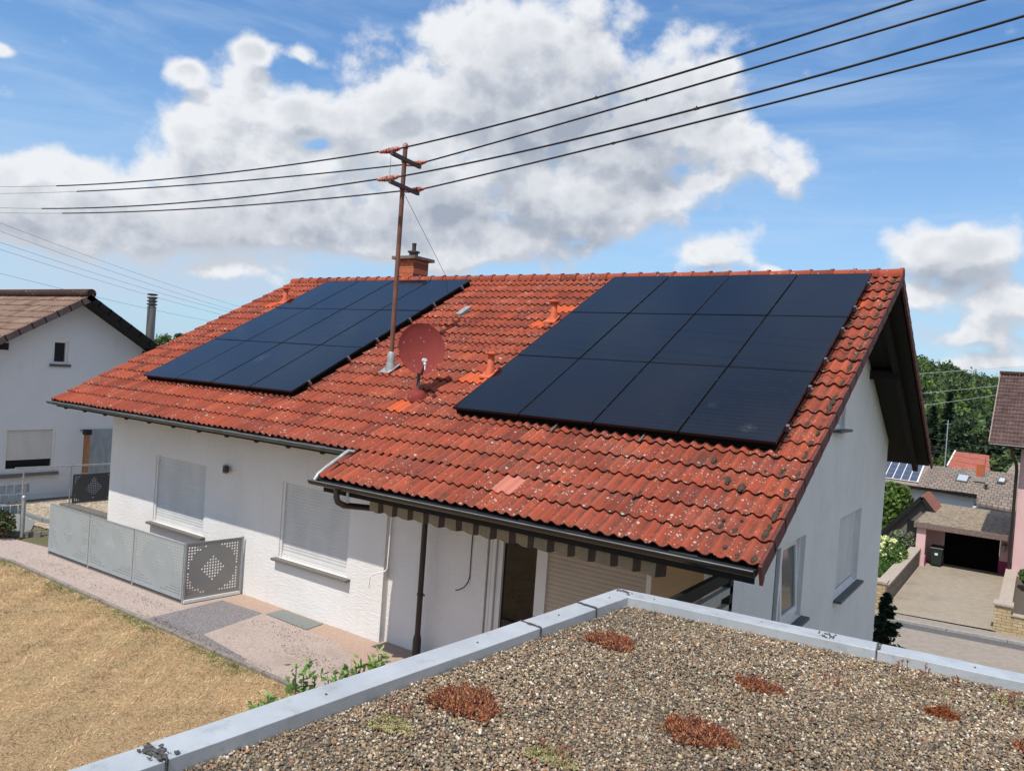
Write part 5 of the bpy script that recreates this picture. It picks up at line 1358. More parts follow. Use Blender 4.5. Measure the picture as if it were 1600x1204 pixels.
straw = np.array([(.76, .52, .30), (.62, .41, .23), (.86, .65, .42), (.40, .26, .14), (.50, .37, .20)])[nr.choice(5, n_, p=[.3, .25, .2, .13, .12])]
pt_ = 1 + .24 * fbm2(X, Y, .9) + .20 * fbm2(X + 3, Y, 3.1) + .14 * fbm2(Y + 1, X * 1.2, 6.3)
gr_ = np.array([(.12, .20, .04), (.16, .24, .06), (.24, .26, .09)])[nr.choice(3, n_)]
bp = np.clip(fbm2(X * 1.1 + 2, Y * 1.1 + 7, 1.6) * 1.6 + fbm2(X, Y, 4.2) * .6 - .25, 0, 1)[:, None]; straw = straw * (1 - bp * .45) * (1 - bp * np.array([0, .06, .12]))
col = np.where(green[:, None], gr_, straw * pt_[:, None]) * nr.uniform(.8, 1.15, (n_, 1))
C = np.c_[X, Y, np.full(n_, GZ + .01)] + D * hh[:, None] * .8
quads_mesh('lawn_grass', C, D, U, nr.uniform(.0018, .0042, n_), hh, col, M['grass'], origin=(-4, -4, GZ), kind='stuff')
# dry leaf litter caught along the kerbs and on the grit
n2 = 1500; cx_ = np.array([(-6.5, -1.55, 1.6, .10), (-5.2, -1.35, .5, .08), (-2.4, -.75, .45, .18), (-1.3, -1.15, .45, .15), (-2.6, -1.82, 1.4, .05), (-8.2, -1.5, .6, .2), (-3.9, -1.8, .5, .05)])
i2 = nr.choice(len(cx_), n2); X2 = cx_[i2, 0] + nr.normal(0, 1, n2) * cx_[i2, 2]; Y2 = np.minimum(cx_[i2, 1] + nr.normal(0, 1, n2) * cx_[i2, 3], -.05); ok = (Y2 > -1.89) & ~((X2 < -4.45) & (Y2 > -1.2)); X2, Y2 = X2[ok], Y2[ok]; n2 = len(X2)
D2 = unit(np.c_[nr.normal(size=n2), nr.normal(size=n2), nr.normal(0, .25, n2)]); U2 = unit(np.cross(D2, np.c_[nr.normal(0, .3, n2), nr.normal(0, .3, n2), np.ones(n2)]))
quads_mesh('leaf_litter', np.c_[X2, Y2, np.full(n2, GZ + .022)], D2, U2, nr.uniform(.003, .008, n2), nr.uniform(.006, .018, n2), np.array([(.10, .065, .04), (.16, .10, .06), (.07, .05, .035)])[nr.choice(3, n2)], M['grass'], origin=(-4, -1.5, GZ), kind='stuff')
MB().lathe((-7.05, -5.05, GZ + .0), (0, 0, 1), [(.16, .0), (.15, .012), (.05, .02)], 18).build('bare_earth_spot', M['bark'], origin=(-7, -5, GZ), label='bare brown earth spot in the dry lawn at the left edge', cat='molehill')

GREEN = [(.055, .105, .022), (.085, .15, .035), (.04, .075, .018), (.11, .17, .05)]
def foliage(c, r_, n_, leaf, pal, lobes=9, fill=.35, sq=1.0, seed=0, up=.25):
    """leaf clumps on the shells of several uneven lobes; returns arrays"""
    g = np.random.default_rng(seed + 11); c = np.array(c, float); r_ = np.array(r_, float)
    lc = g.normal(size=(lobes, 3)); lc = lc / np.linalg.norm(lc, axis=1)[:, None] * g.uniform(.35, .78, (lobes, 1)); lc[:, 2] *= .9
    lr = g.uniform(.28, .52, lobes); li = g.choice(lobes, n_, p=lr ** 2 / (lr ** 2).sum())
    d = g.normal(size=(n_, 3)); d /= np.linalg.norm(d, axis=1)[:, None]
    rad = np.where(g.random(n_) < fill, g.random(n_) ** .5, g.uniform(.86, 1.12, n_))
    p = lc[li] + d * (lr[li] * rad)[:, None]
    C = c + p * r_
    D = g.normal(size=(n_, 3)); D += d * .8; D[:, 2] -= .15; D /= np.linalg.norm(D, axis=1)[:, None]
    U = np.cross(D, g.normal(size=(n_, 3))); U /= np.linalg.norm(U, axis=1)[:, None]
    col = np.array(pal)[g.choice(len(pal), n_)] * g.uniform(.7, 1.25, (n_, 1)) * g.uniform(.8, 1.2, (lobes, 1))[li]
    L_ = g.uniform(.6, 1.3, n_) * leaf
    return C, D, U, L_ * .55, L_, col
def leafobj(name, arr, parent=None, m=None, **kw):
    return quads_mesh(name, *arr[:3], arr[3], arr[4], arr[5], m or M['leaf'], parent=parent, **kw)
def tree(x, y, z0, h, rx, ry, label, pal=GREEN, n_=5000, leaf=.16, seed=0, group=None, name='broadleaf_tree', cat='tree', lobes=14, trunk=.35):
    t = thing(name, label, cat, (x, y, z0), group)
    mb = MB(); tr = max(.05, h * .022)
    mb.tube([(x, y, z0 - .3), (x + .05 * h * .2, y, z0 + h * .3), (x, y, z0 + h * .72)], [tr * 1.4, tr, tr * .4], 8)
    for k in range(5):
        a = k * 1.26 + seed; b = z0 + h * (.28 + .08 * k); mb.tube([(x, y, b), (x + math.cos(a) * rx * .35, y + math.sin(a) * ry * .35, b + h * .14), (x + math.cos(a) * rx * .62, y + math.sin(a) * ry * .62, b + h * .24)], [tr * .5, tr * .3, tr * .12], 6)
    mb.build('trunk', M['bark'], t, smooth=True)
    ch_ = h * (1 - trunk) / 2 / .98
    leafobj('crown', foliage((x, y, z0 + h - ch_), (rx, ry, ch_), n_, leaf, pal, lobes, seed=seed), t)
    return t
def conifer(x, y, z0, h, r_, label, n_=5000, leaf=.12, seed=0, col=((.012, .028, .014), (.02, .04, .02), (.03, .05, .024)), layers=16, group=None):
    t = thing('conifer', label, 'tree', (x, y, z0), group); g = np.random.default_rng(seed)
    MB().tube([(x, y, z0 - .3), (x, y, z0 + h * .95)], [h * .03, h * .006], 8).build('trunk', M['bark'], t, smooth=True)
    k = g.integers(0, layers, n_); br = g.integers(0, 9, n_); tt = np.clip((k + .5 + .9 * np.sin(br * 4.1 + k * 2.3)) / layers, .01, .99); th = br * 2 * np.pi / 9 + k * 1.7 + g.normal(0, .16, n_)
    rr = g.random(n_) ** .7; R_ = r_ * (1 - tt) ** .85 * (.8 + .35 * np.sin(br * 2.3 + k * 1.1)) + .03
    C = np.c_[x + np.cos(th) * rr * R_, y + np.sin(th) * rr * R_, z0 + h * (.04 + .95 * tt) - rr * R_ * .28 + g.normal(0, h * .007, n_) + .25 * R_ * rr ** 3]
    D = np.c_[np.cos(th) + g.normal(0, .5, n_), np.sin(th) + g.normal(0, .5, n_), g.normal(-.05, .35, n_)]; D /= np.linalg.norm(D, axis=1)[:, None]
    U = np.cross(D, g.normal(size=(n_, 3))); U /= np.linalg.norm(U, axis=1)[:, None]
    col = np.array(col)[g.choice(3, n_)] * g.uniform(.7, 1.3, (n_, 1)); L_ = g.uniform(.6, 1.3, n_) * leaf
    leafobj('crown', (C, D, U, L_ * .35, L_, col), t); return t
conifer(4.18, 12.1, -7.3, 3.15, 1.0, 'dark green conifer behind the rear corner of the white house', 9000, .075, 3, layers=12)
lowb = thing('shrub', 'bright green shrub at the foot of the dark conifer', 'shrub', (4.55, 12.0, -6.4))
leafobj('leaves', foliage((4.55, 11.7, -6.15), (.45, .45, .4), 1500, .05, [(.12, .22, .04), (.16, .26, .06)], seed=5), lowb)
# rose bed shrub
rs = thing('rose_bush', 'dark green and reddish bush in the bed at the left edge', 'shrub', (-11.15, -1.25, GZ))
mb = MB()
for k in range(7): a = k * .9; mb.tube([(-11.2, -1.3, GZ), (-11.2 + math.cos(a) * .2, -1.3 + math.sin(a) * .2, GZ + .3), (-11.2 + math.cos(a) * .33, -1.3 + math.sin(a) * .33, GZ + .5)], [.01, .008, .004], 5)
mb.build('stems', M['bark'], rs)
leafobj('leaves', foliage((-11.3, -1.35, GZ + .33), (.62, .42, .42), 2600, .04, [(.05, .09, .025), (.09, .13, .04), (.14, .07, .05), (.03, .055, .02)], seed=21), rs)
# shoots growing up behind the parapet
def shoot(pts, label, seed):
    t = thing('garden_shrub', label, 'shrub', (pts[0][0], pts[0][1], GZ), 'shrub shoots behind the left parapet'); g = np.random.default_rng(seed)
    C = []; D = []; U = []; col = []; mb = MB()
    for (x, y, zt) in pts:
        p0 = np.array([x + g.normal(0, .08), y + g.normal(0, .08), GZ]); p1 = np.array([x, y, zt]); mb.tube([tuple(p0), tuple((p0 + p1) / 2 + [.03, .02, 0]), tuple(p1)], [.010, .007, .003], 5)
        for k in range(80):
            t_ = 1 - abs(g.normal(0, .16)); a = g.random() * 6.28; o = np.array([math.cos(a), math.sin(a), .5]); c = p0 + (p1 - p0) * t_ + o * g.uniform(.01, .075)
            C.append(c); D.append(o + g.normal(0, .3, 3)); U.append(np.cross(o, g.normal(size=3))); col.append(np.array([(.16, .27, .05), (.22, .34, .08), (.11, .20, .05), (.30, .40, .14)][g.integers(4)]))
    C = np.array(C); D = unit(np.array(D)); U = unit(np.array(U)); L_ = g.uniform(.018, .036, len(C))
    mb.build('stems', M['bark'], t); leafobj('leaves', (C, D, U, L_ * .55, L_, np.array(col)), t)
shoot([(3.55, -5.65, -1.20), (3.56, -5.60, -1.25), (3.57, -5.52, -1.30), (3.60, -5.44, -1.34)], 'leafy shoots behind the parapet, left clump above the lawn corner', 31)
shoot([(3.60, -5.34, -1.33), (3.62, -5.27, -1.31), (3.62, -5.20, -1.29), (3.70, -5.13, -1.25), (3.68, -5.08, -1.26)], 'brighter leafy shoots leaning over the parapet, right clump', 32)
shoot([(3.55, -5.90, -1.35), (3.56, -5.83, -1.34), (3.56, -5.75, -1.37)], 'low leafy shoots at the lawn side of the parapet, lowest clump', 33)

# ------------------------------------------------------------------ pink house and its garage, across the street
ph = thing('pink_house', 'pink house with dark brown tiled roof at the right edge', 'house', (10, 40, -8.3))
MB().box(6.22, 15, 36.3, 46, -8.9, -7.9).build('plinth', M['magenta'], ph)
pw_ = MB().prism([(6.25, 36.33, -7.9), (6.25, 45.9, -7.9), (6.25, 45.9, -1.5), (6.25, 41, 2.0), (6.25, 36.33, -1.45)], (8.7, 0, 0)).build('wall', M['stucco_pink'], ph)
PA = math.atan2(3.55, 5.7)
def PF(x, s_, n_): return Vector((x, 35.3 + s_ * math.cos(PA) - n_ * math.sin(PA), -1.22 + s_ * math.sin(PA) + n_ * math.cos(PA)))
pl_ = math.hypot(3.55, 5.7)
dk = MB().hexa([PF(4.95, 0, -.15), PF(16, 0, -.15), PF(16, pl_, -.15), PF(4.95, pl_, -.15), PF(4.95, 0, -.04), PF(16, 0, -.04), PF(16, pl_, -.04), PF(4.95, pl_, -.04)])
pr_ = dk.build('roof', M['darkwood'], ph)
def fm(V):
    W = np.zeros_like(V); W[:, 0] = V[:, 0]; W[:, 1] = 35.3 + V[:, 1] * math.cos(PA) - V[:, 2] * math.sin(PA); W[:, 2] = -1.22 + V[:, 1] * math.sin(PA) + V[:, 2] * math.cos(PA); return W
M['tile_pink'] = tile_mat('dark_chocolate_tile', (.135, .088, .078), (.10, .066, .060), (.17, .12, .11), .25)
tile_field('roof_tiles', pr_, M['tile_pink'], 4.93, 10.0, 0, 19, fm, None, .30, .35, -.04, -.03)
MB().box(10.0, 16, 35.2, 35.3, -1.3, -1.2).build('far_eave', M['tile_dark'], pr_)
MB().tube([(4.9, 41, 2.36), (16, 41, 2.36)], .13, 12).build('ridge_tiles', M['tile_pink'], pr_, smooth=True)
MB().beam(PF(4.93, 0, -.02), PF(4.93, pl_, -.02), .05, .16).build('verge_board', M['tile_grey'], pr_)
MB().hexa([Vector((4.95, 2 * 41 - q.y, q.z)) if i in (0, 3, 4, 7) else Vector((16, 2 * 41 - q.y, q.z)) for i, q in enumerate([PF(4.95, 0, -.15), PF(16, 0, -.15), PF(16, pl_, -.15), PF(4.95, pl_, -.15), PF(4.95, 0, -.02), PF(16, 0, -.02), PF(16, pl_, -.02), PF(4.95, pl_, -.02)])]).build('rear_slope', M['tile_dark'], ph)
MB().tube([(4.95, 35.22, -1.30), (16, 35.22, -1.30)], .07, 10).build('gutter', M['gutter'], pr_, smooth=True)
MB().tube([(5.85, 35.25, -1.36), (5.92, 35.5, -1.7), (6.10, 36.1, -2.2), (6.13, 36.2, -2.5), (6.13, 36.2, -8.2)], .075, 10).build('downpipe', M['pipe'], ph, smooth=True)

pg = thing('pink_garage', 'pink carport garage with gravel flat roof and dark door', 'garage', (4, 40, -8.3))
MB().box(1.86, 2.30, 37.9, 38.3, -7.7, -6.22).build('pillar', M['stucco_pink'], pg)
MB().box(1.84, 2.32, 37.88, 38.32, -8.5, -7.7).build('pillar_base', M['stucco_pink'], pg)
MB().box(1.86, 2.05, 38.3, 47, -8.5, -6.22).build('side_wall', M['stucco_pink'], pg)
MB().box(2.05, 3.05, 39.6, 39.8, -8.5, -6.22).box(5.62, 6.22, 39.45, 39.8, -7.55, -6.22).box(3.05, 5.62, 39.6, 39.8, -6.42, -6.22).build('front_wall', M['stucco_pink'], pg)
MB().box(5.60, 6.22, 39.42, 39.8, -8.5, -7.55).build('plinth', M['magenta'], pg); MB().box(2.32, 2.36, 38.0, 38.35, -8.4, -7.75).build('plinth', M['magenta'], pg)
gd = MB().box(3.05, 5.60, 39.70, 39.74, -8.4, -6.42)
for k in range(9): gd.box(3.05, 5.60, 39.66, 39.70, -8.32 + k * .21, -8.32 + k * .21 + .20)
gd.build('garage_door', M['blackdoor'], pg)
MB().box(1.72, 6.24, 37.7, 47.8, -6.22, -5.92).build('roof_slab', M['chimcap'], pg, bevel=.02)
MB().add([(1.80, 37.78, -5.915), (6.24, 37.78, -5.915), (6.24, 47.7, -5.915), (1.80, 47.7, -5.915)], [(0, 1, 2, 3)]).build('roof_gravel', aggregate('far_roof_gravel', (.20, .155, .10), (.34, .27, .185), (.12, .09, .065), 9, stv=.2), pg, fix=False)
wl = MB().lathe((5.80, 39.35, -7.0), (0, 0, 1), [(.05, 0), (.09, .05), (.11, .28), (.14, .30), (.05, .40), (.02, .46)], 8).beam((5.80, 39.45, -6.9), (5.80, 39.35, -7.05), .03, .03)
wl.build('lantern', M['galv'], pg)
bn = thing('wheelie_bin', 'dark green wheeled rubbish bin beside the far garage door', 'rubbish bin', (2.85, 38.6, -8.3))
MB().hexa([(2.60, 38.35, -8.16), (3.06, 38.35, -8.16), (3.06, 38.88, -8.16), (2.60, 38.88, -8.16), (2.53, 38.28, -7.28), (3.13, 38.28, -7.28), (3.13, 38.98, -7.28), (2.53, 38.98, -7.28)]).build('body', M['binm'], bn, bevel=.02)
MB().hexa([(2.50, 38.24, -7.275), (3.16, 38.24, -7.275), (3.16, 39.02, -7.275), (2.50, 39.02, -7.275), (2.53, 38.30, -7.20), (3.13, 38.30, -7.20), (3.13, 39.0, -7.16), (2.53, 39.0, -7.16)]).build('lid', M['binm'], bn, bevel=.02)
for x_ in (2.56, 3.10): MB().lathe((x_ - .03, 38.9, -8.13), (1, 0, 0), [(.03, 0), (.10, .01), (.10, .05), (.03, .06)], 14).build('wheel', M['black'], bn)
MB().box(2.75, 2.90, 38.27, 38.285, -7.62, -7.50).build('sticker', M['white'], bn)

# garden walls either side of the drive
gw_ = thing('stone_wall', 'stone garden wall with pale coping left of the driveway', 'garden wall', (2, 30, -8.3))
MB().box(1.55, 2.12, 26.62, 27.2, -8.5, -7.15).build('pillar', M['stone_y'], gw_)
MB().box(1.50, 2.18, 26.57, 27.25, -7.148, -7.04).build('pillar_cap', M['coping'], gw_, bevel=.015)
MB().box(1.72, 2.08, 27.2, 37.85, -8.5, -7.40).build('wall', M['stone_g'], gw_)
MB().box(1.62, 2.14, 27.25, 37.85, -7.398, -7.30).build('coping', M['coping'], gw_, bevel=.015)
MB().box(-12, 1.55, 26.3, 26.6, -8.5, -7.55).build('street_wall', M['stone_g'], gw_)
gw2_ = thing('stone_wall', 'yellow stone pillar and garden wall right of the driveway', 'garden wall', (6.3, 30, -8.3))
MB().box(5.95, 6.50, 27.35, 27.95, -8.5, -7.25).build('pillar', M['stone_y'], gw2_)
MB().box(5.88, 6.57, 27.28, 28.0, -7.248, -7.15).build('pillar_cap', M['coping'], gw2_, bevel=.015)
MB().box(6.12, 6.40, 28.0, 36.3, -8.5, -7.42).build('wall', M['stone_y'], gw2_)
MB().box(6.02, 6.50, 28.0, 36.3, -7.418, -7.32).build('coping', M['coping'], gw2_, bevel=.015)
MB().box(6.5, 14, 27.45, 27.75, -8.5, -7.60).build('street_wall', M['stone_y'], gw2_)
MB().box(6.5, 14, 27.40, 27.80, -7.598, -7.53).build('street_coping', M['coping'], gw2_, bevel=.01)
MB().box(6.4, 14, 27.75, 36.3, -8.4, -7.62).build('planting_bed', M['bark'], gw2_)
hb = thing('box_shrub', 'clipped green shrub in front of the pink house wall', 'shrub', (7.2, 34.5, -7.6))
leafobj('leaves', foliage((7.15, 33.5, -7.0), (.62, .9, .55), 2600, .08, [(.07, .12, .03), (.10, .16, .04)], seed=41), hb)
M['flower'] = leafmat('pale_flower', .7, .3)
hy = thing('hydrangea', 'hydrangea with pale yellow-green flower heads beside the far driveway', 'shrub', (1.0, 35, -8.3))
g = np.random.default_rng(5)
leafobj('leaves', foliage((.7, 34.3, -7.55), (1.35, 2.6, .95), 9000, .11, [(.07, .13, .03), (.10, .18, .035), (.05, .09, .022)], 14, seed=42), hy)
C, D, U, L_, col = [], [], [], [], []
for k in range(120):
    a = g.random() * 6.28; e = g.random() ** .6 * 1.25; d = np.array([math.cos(a) * math.cos(e), math.sin(a) * math.cos(e), math.sin(e)])
    if d[1] > .3 and g.random() < .5: d[1] = -d[1]
    c0 = np.array([.7, 34.3, -7.55]) + d * np.array([1.28, 2.5, .98]) * g.uniform(.9, 1.03); m_ = 34; dd = g.normal(size=(m_, 3)); dd /= np.linalg.norm(dd, axis=1)[:, None]
    C.append(c0 + dd * g.uniform(.08, .14)); D.append(np.cross(dd, g.normal(size=(m_, 3)))); U.append(np.cross(dd, D[-1])); L_.append(np.full(m_, .05)); col.append(np.array([.80, .84, .42])[None] * g.uniform(.75, 1.15, (m_, 1)))
C = np.concatenate(C); D = unit(np.concatenate(D)); U = unit(np.concatenate(U)); L_ = np.concatenate(L_); col = np.concatenate(col)
leafobj('flower_heads', (C, D, U, L_ * .8, L_, col), hy, M['flower'])
h2 = thing('hedge', 'low green hedge along the stone wall beside the driveway', 'hedge', (1.0, 30, -8.3))
leafobj('leaves', foliage((.9, 30.6, -7.55), (.75, 3.4, .75), 9000, .08, [(.075, .15, .03), (.10, .19, .04), (.05, .10, .02)], 16, seed=43), h2)
h3 = thing('grey_shrub', 'grey-green shrub between hydrangea and wooden shed', 'shrub', (1.2, 38.5, -8.3))
leafobj('leaves', foliage((1.2, 38.6, -7.4), (.8, 1.0, .95), 4200, .07, [(.15, .18, .10), (.22, .24, .15), (.10, .12, .07)], 12, seed=44), h3)

# wooden shed with red tiles
shd = thing('wooden_shed', 'grey boarded shed with black verge boards and red tiled roof behind the hydrangea', 'shed', (1, 44, -8.3))
AP = Vector((1.45, 43.0, -5.15)); EL = Vector((-.55, 43.0, -7.62)); ER = Vector((2.55, 43.0, -6.45))
MB().prism([(-.45, 43.05, -9), (2.5, 43.05, -9), (2.5, 43.05, -6.5), (1.45, 43.05, -5.30), (-.45, 43.05, -7.62)], (0, 3.2, 0)).build('wall', M['planks'], shd)
MB().box(.76, 1.42, 43.0, 43.045, -7.7, -6.62).build('opening', M['black'], shd)
MB().box(.62, .78, 43.0, 43.04, -6.2, -6.05).build('vent', M['galv'], shd)
for a, b in ((AP, EL), (AP, ER)):
    d_ = (b - a); nrm = Vector((-d_.z, 0, d_.x)).normalized(); nrm = nrm if nrm.z > 0 else -nrm
    o_ = MB().prism([a + Vector((0, -.25, .02)), b + Vector((0, -.25, .02)), b + Vector((0, -.25, .02)) + nrm * .07, a + Vector((0, -.25, .02)) + nrm * .07], (0, 3.6, 0)).build('roof', M['tile_orange2'] if 'tile_orange2' in M else mat('old_red_tile', (.30, .10, .06), (.19, .075, .05), .85, sc=5, bump=.6, bsc=14, bd=.05), shd)
    MB().beam(a + Vector((0, -.30, .0)), b + Vector((0, -.30, .0)), .07, .22).build('verge_board', M['black'], shd)

# long brown-roofed house with solar panels
bh = thing('brown_roofed_house', 'long house with grey-brown tiled roof, skylights and blue solar panels', 'house', (2, 60, -11))
def quadp(mb, P_, th): 
    P_ = [Vector(q) for q in P_]; mb.hexa([q - Vector((0, 0, th)) for q in P_] + P_)
M['rowtile'] = None
m, k, p = new_mat('grey_brown_tile_rows')
X_ = k.xyz(k.pos()); rowv = k.math('FRACT', k.math('MULTIPLY', X_[1], 2.9)); dark = k.math('LESS_THAN', rowv, .22)
br = k.new('ShaderNodeTexBrick'); cb = k.new('ShaderNodeCombineXYZ'); k.put(cb.inputs[0], X_[0]); k.put(cb.inputs[1], X_[1]); k.put(br.inputs['Vector'], cb.outputs[0])
br.inputs['Scale'].default_value = 1; br.inputs['Brick Width'].default_value = .36; br.inputs['Row Height'].default_value = .345; br.inputs['Mortar Size'].default_value = .03
br.inputs['Color1'].default_value = (.235, .185, .145, 1); br.inputs['Color2'].default_value = (.16, .125, .10, 1); br.inputs['Mortar'].default_value = (.07, .055, .05, 1)
c = k.mix(k.ramp(k.noise(k.pos(), 2.5, 6, .7), .5, .7, 0, .55), br.outputs[0], (.30, .25, .20))
k.put(p.inputs['Base Color'], c); p.inputs['Roughness'].default_value = .85; k.put(p.inputs['Normal'], k.bump(br.outputs['Fac'], -1, .05))
mb = MB(); quadp(mb, [(-.42, 56, -5.80), (3.53, 56, -6.02), (5.05, 60, -4.36), (.0, 60, -4.47)], .18); quadp(mb, [(3.55, 55.3, -6.42), (12, 55.3, -6.9), (12, 60, -4.2), (5.05, 60, -4.36)], .18)
mb.add([(3.53, 56, -6.02), (3.55, 55.3, -6.42), (5.05, 60, -4.36)], [(0, 1, 2)])
mb.build('roof', m, bh, fix=False)
mb = MB(); quadp(mb, [(-12, 56, -5.6), (-.42, 56, -5.80), (.0, 60, -4.47), (-12, 60, -4.3)], .18); mb.build('roof', M['tile_grey'], bh, fix=False)
q = [Vector(v) for v in ((-12, 60, -4.22), (.0, 60, -4.38), (-.38, 56.4, -5.58), (-12, 56.4, -5.40))]
pv = thing('rooftop_solar_array', 'blue solar modules with white grid lines on the far roof', 'solar panel', tuple(q[3]))
ex = (q[2] - q[3]).normalized(); ey = (q[0] - q[3]).normalized(); L1 = (q[2] - q[3]).length; L2 = (q[0] - q[3]).length
for r_i in range(4):
    for ci in range(14):
        a = 11.6 - (ci + 1) * .56; 
        if a < 3: continue
        P0 = q[3] + ex * a + ey * (.05 + r_i * L2 / 4.05); P1 = P0 + ex * .50; P2 = P1 + ey * (L2 / 4.05 - .06) ; P3 = P0 + ey * (L2 / 4.05 - .06)
        up_ = Vector((0, 0, .05)); MB().hexa([P0, P1, P2, P3, P0 + up_, P1 + up_, P2 + up_, P3 + up_]).build('module', M['pvb'] if 'pvb' in M else M.setdefault('pvb', mat('blue_grey_module', (.06, .075, .11), (.07, .085, .125), .25)), pv)
MB().hexa([q[3] + ex * 3.7 + ey * .0, q[3] + ex * 11.65, q[3] + ex * 11.65 + ey * L2, q[3] + ex * 3.7 + ey * L2] + [v + Vector((0, 0, .03)) for v in (q[3] + ex * 3 + ey * .0, q[3] + ex * 11.65, q[3] + ex * 11.65 + ey * L2, q[3] + ex * 3 + ey * L2)]).build('frame_grid', M['white'], pv)
MB().box(-12, 3.3, 56.5, 64, -13, -5.95).box(3.3, 12, 55.9, 64, -13, -6.75).build('wall', M['stucco_n'], bh)
for a, b, z_a, z_b in ((1.95, 2.75, -5.28, -4.92), (4.55, 5.05, -5.06, -4.84)):
    ya, yb_ = 56 + 4 * (z_a + 5.86) / 1.48, 56 + 4 * (z_b + 5.86) / 1.48
    w_ = MB().hexa([(a, ya, z_a - .02), (b, ya, z_a - .04), (b + .1, yb_, z_b - .02), (a + .1, yb_, z_b), (a, ya, z_a + .10), (b, ya, z_a + .08), (b + .1, yb_, z_b + .10), (a + .1, yb_, z_b + .12)]).build('skylight', M['gutter2'], bh)
    MB().hexa([(a + .09, ya + .1, z_a + .10), (b - .07, ya + .1, z_a + .08), (b + .0, yb_ - .08, z_b + .10), (a + .16, yb_ - .08, z_b + .12), (a + .09, ya + .1, z_a + .15), (b - .07, ya + .1, z_a + .13), (b + .0, yb_ - .08, z_b + .13), (a + .16, yb_ - .08, z_b + .15)]).build('pane', M['skylight'], w_)
MB().box(3.22, 3.68, 58, 58.5, -5.0, -3.82).build('chimney', M['chimney'], bh)
MB().box(3.05, 3.85, 57.85, 58.6, -5.1, -4.78).build('chimney_flashing', M['kerb'], bh)
MB().lathe((3.95, 57.2, -5.6), (0, 0, 1), [(.10, 0), (.10, .35), (.16, .36), (.16, .42)], 10).build('roof_vent', M['darksteel'], bh)
MB().box(-12, 3.5, 55.9, 56.0, -6.06, -5.85).box(3.5, 12, 55.2, 55.3, -7.0, -6.75).build('gutter', M['gutter'], bh)
MB().beam((3.75, 58, -5.0), (3.75, 58, -3.3), .03, .03, up=(1, 0, 0)).build('aerial', M['darksteel'], bh)

rh = thing('red_roofed_house', 'small house with orange-red tiled roof behind the brown roof', 'house', (1.6, 77, -12))
mb = MB(); quadp(mb, [(-.10, 75, -5.5), (3.3, 75, -5.65), (3.0, 79, -4.25), (.18, 79, -4.2)], .2); mb.build('roof', mat('orange_red_tile', (.36, .10, .06), (.27, .075, .05), .85, sc=2.2, bump=.6, bsc=5, bd=.08), rh)
MB().prism([(0, 75.6, -13), (0, 82, -13), (0, 82, -5.7), (0, 79, -4.5), (0, 75.6, -5.55)], (3.0, 0, 0)).build('wall', M['stucco_n'], rh)
MB().beam((-.12, 75, -5.42), (.14, 79, -4.12), .12, .1).build('verge_board', M['white'], rh)
oh = thing('far_house', 'far grey-brown roof just left of the pink house', 'house', (7, 80, -12))
mb = MB(); quadp(mb, [(4.4, 78, -5.9), (10, 78, -6.1), (10, 82, -4.9), (5.0, 82, -4.85)], .2); mb.build('roof', M['tile_grey'], oh)
MB().box(4.8, 10, 78.5, 84, -13, -6.1).build('wall', M['stucco_n'], oh)
po = thing('utility_pole', 'slim grey utility pole in front of the dark trees', 'utility pole', (-.72, 80, -13))
MB().tube([(-.72, 80, -14), (-.78, 80, -1.2)], [.07, .05], 8).build('pole', M['galv'], po)
MB().beam((-1.0, 80, -1.6), (-.52, 80, -1.6), .05, .05).build('cross_arm', M['galv'], po)
# wires in front of the hill
for i, (za, zb, xx) in enumerate(((2.75, 3.45, 60), (1.17, 2.10, 60), (.18, 1.40, 60))):
    p0 = Vector((-10, 60, za - 1.5)); p1 = Vector((14, 60, zb + 1.6)); p0.z = za - (za - zb) * (-9.2) / 4.9 * -1
    sl = (zb - za) / 4.9; p0 = Vector((-10, 60, za - 9.2 * sl)); p1 = Vector((14, 60, za + 14.8 * sl))
    MB().tube([p0, p1], .014, 5).build('overhead_wire', M['barewire2'] if 'barewire2' in M else M.setdefault('barewire2', mat('pale_bare_wire', (.42, .44, .42), None, .5)), origin=p0, label=['uppermost', 'middle', 'lowest'][i] + ' pale wire crossing in front of the wooded hill', cat='power line', group='wires in front of the wooded hill')
for i, z_ in enumerate((-3.2, -3.9, -4.4, -4.9)):
    MB().tube([(-12, 72, z_ + 1.0), (0, 72, z_ + .25), (14, 72, z_ - .7)], .016, 5).build('street_wire', M['wire'], origin=(0, 72, z_), label=['highest', 'second', 'third', 'lowest'][i] + ' dark wire over the red roof in the valley', cat='power line', group='dark wires over the valley roofs')

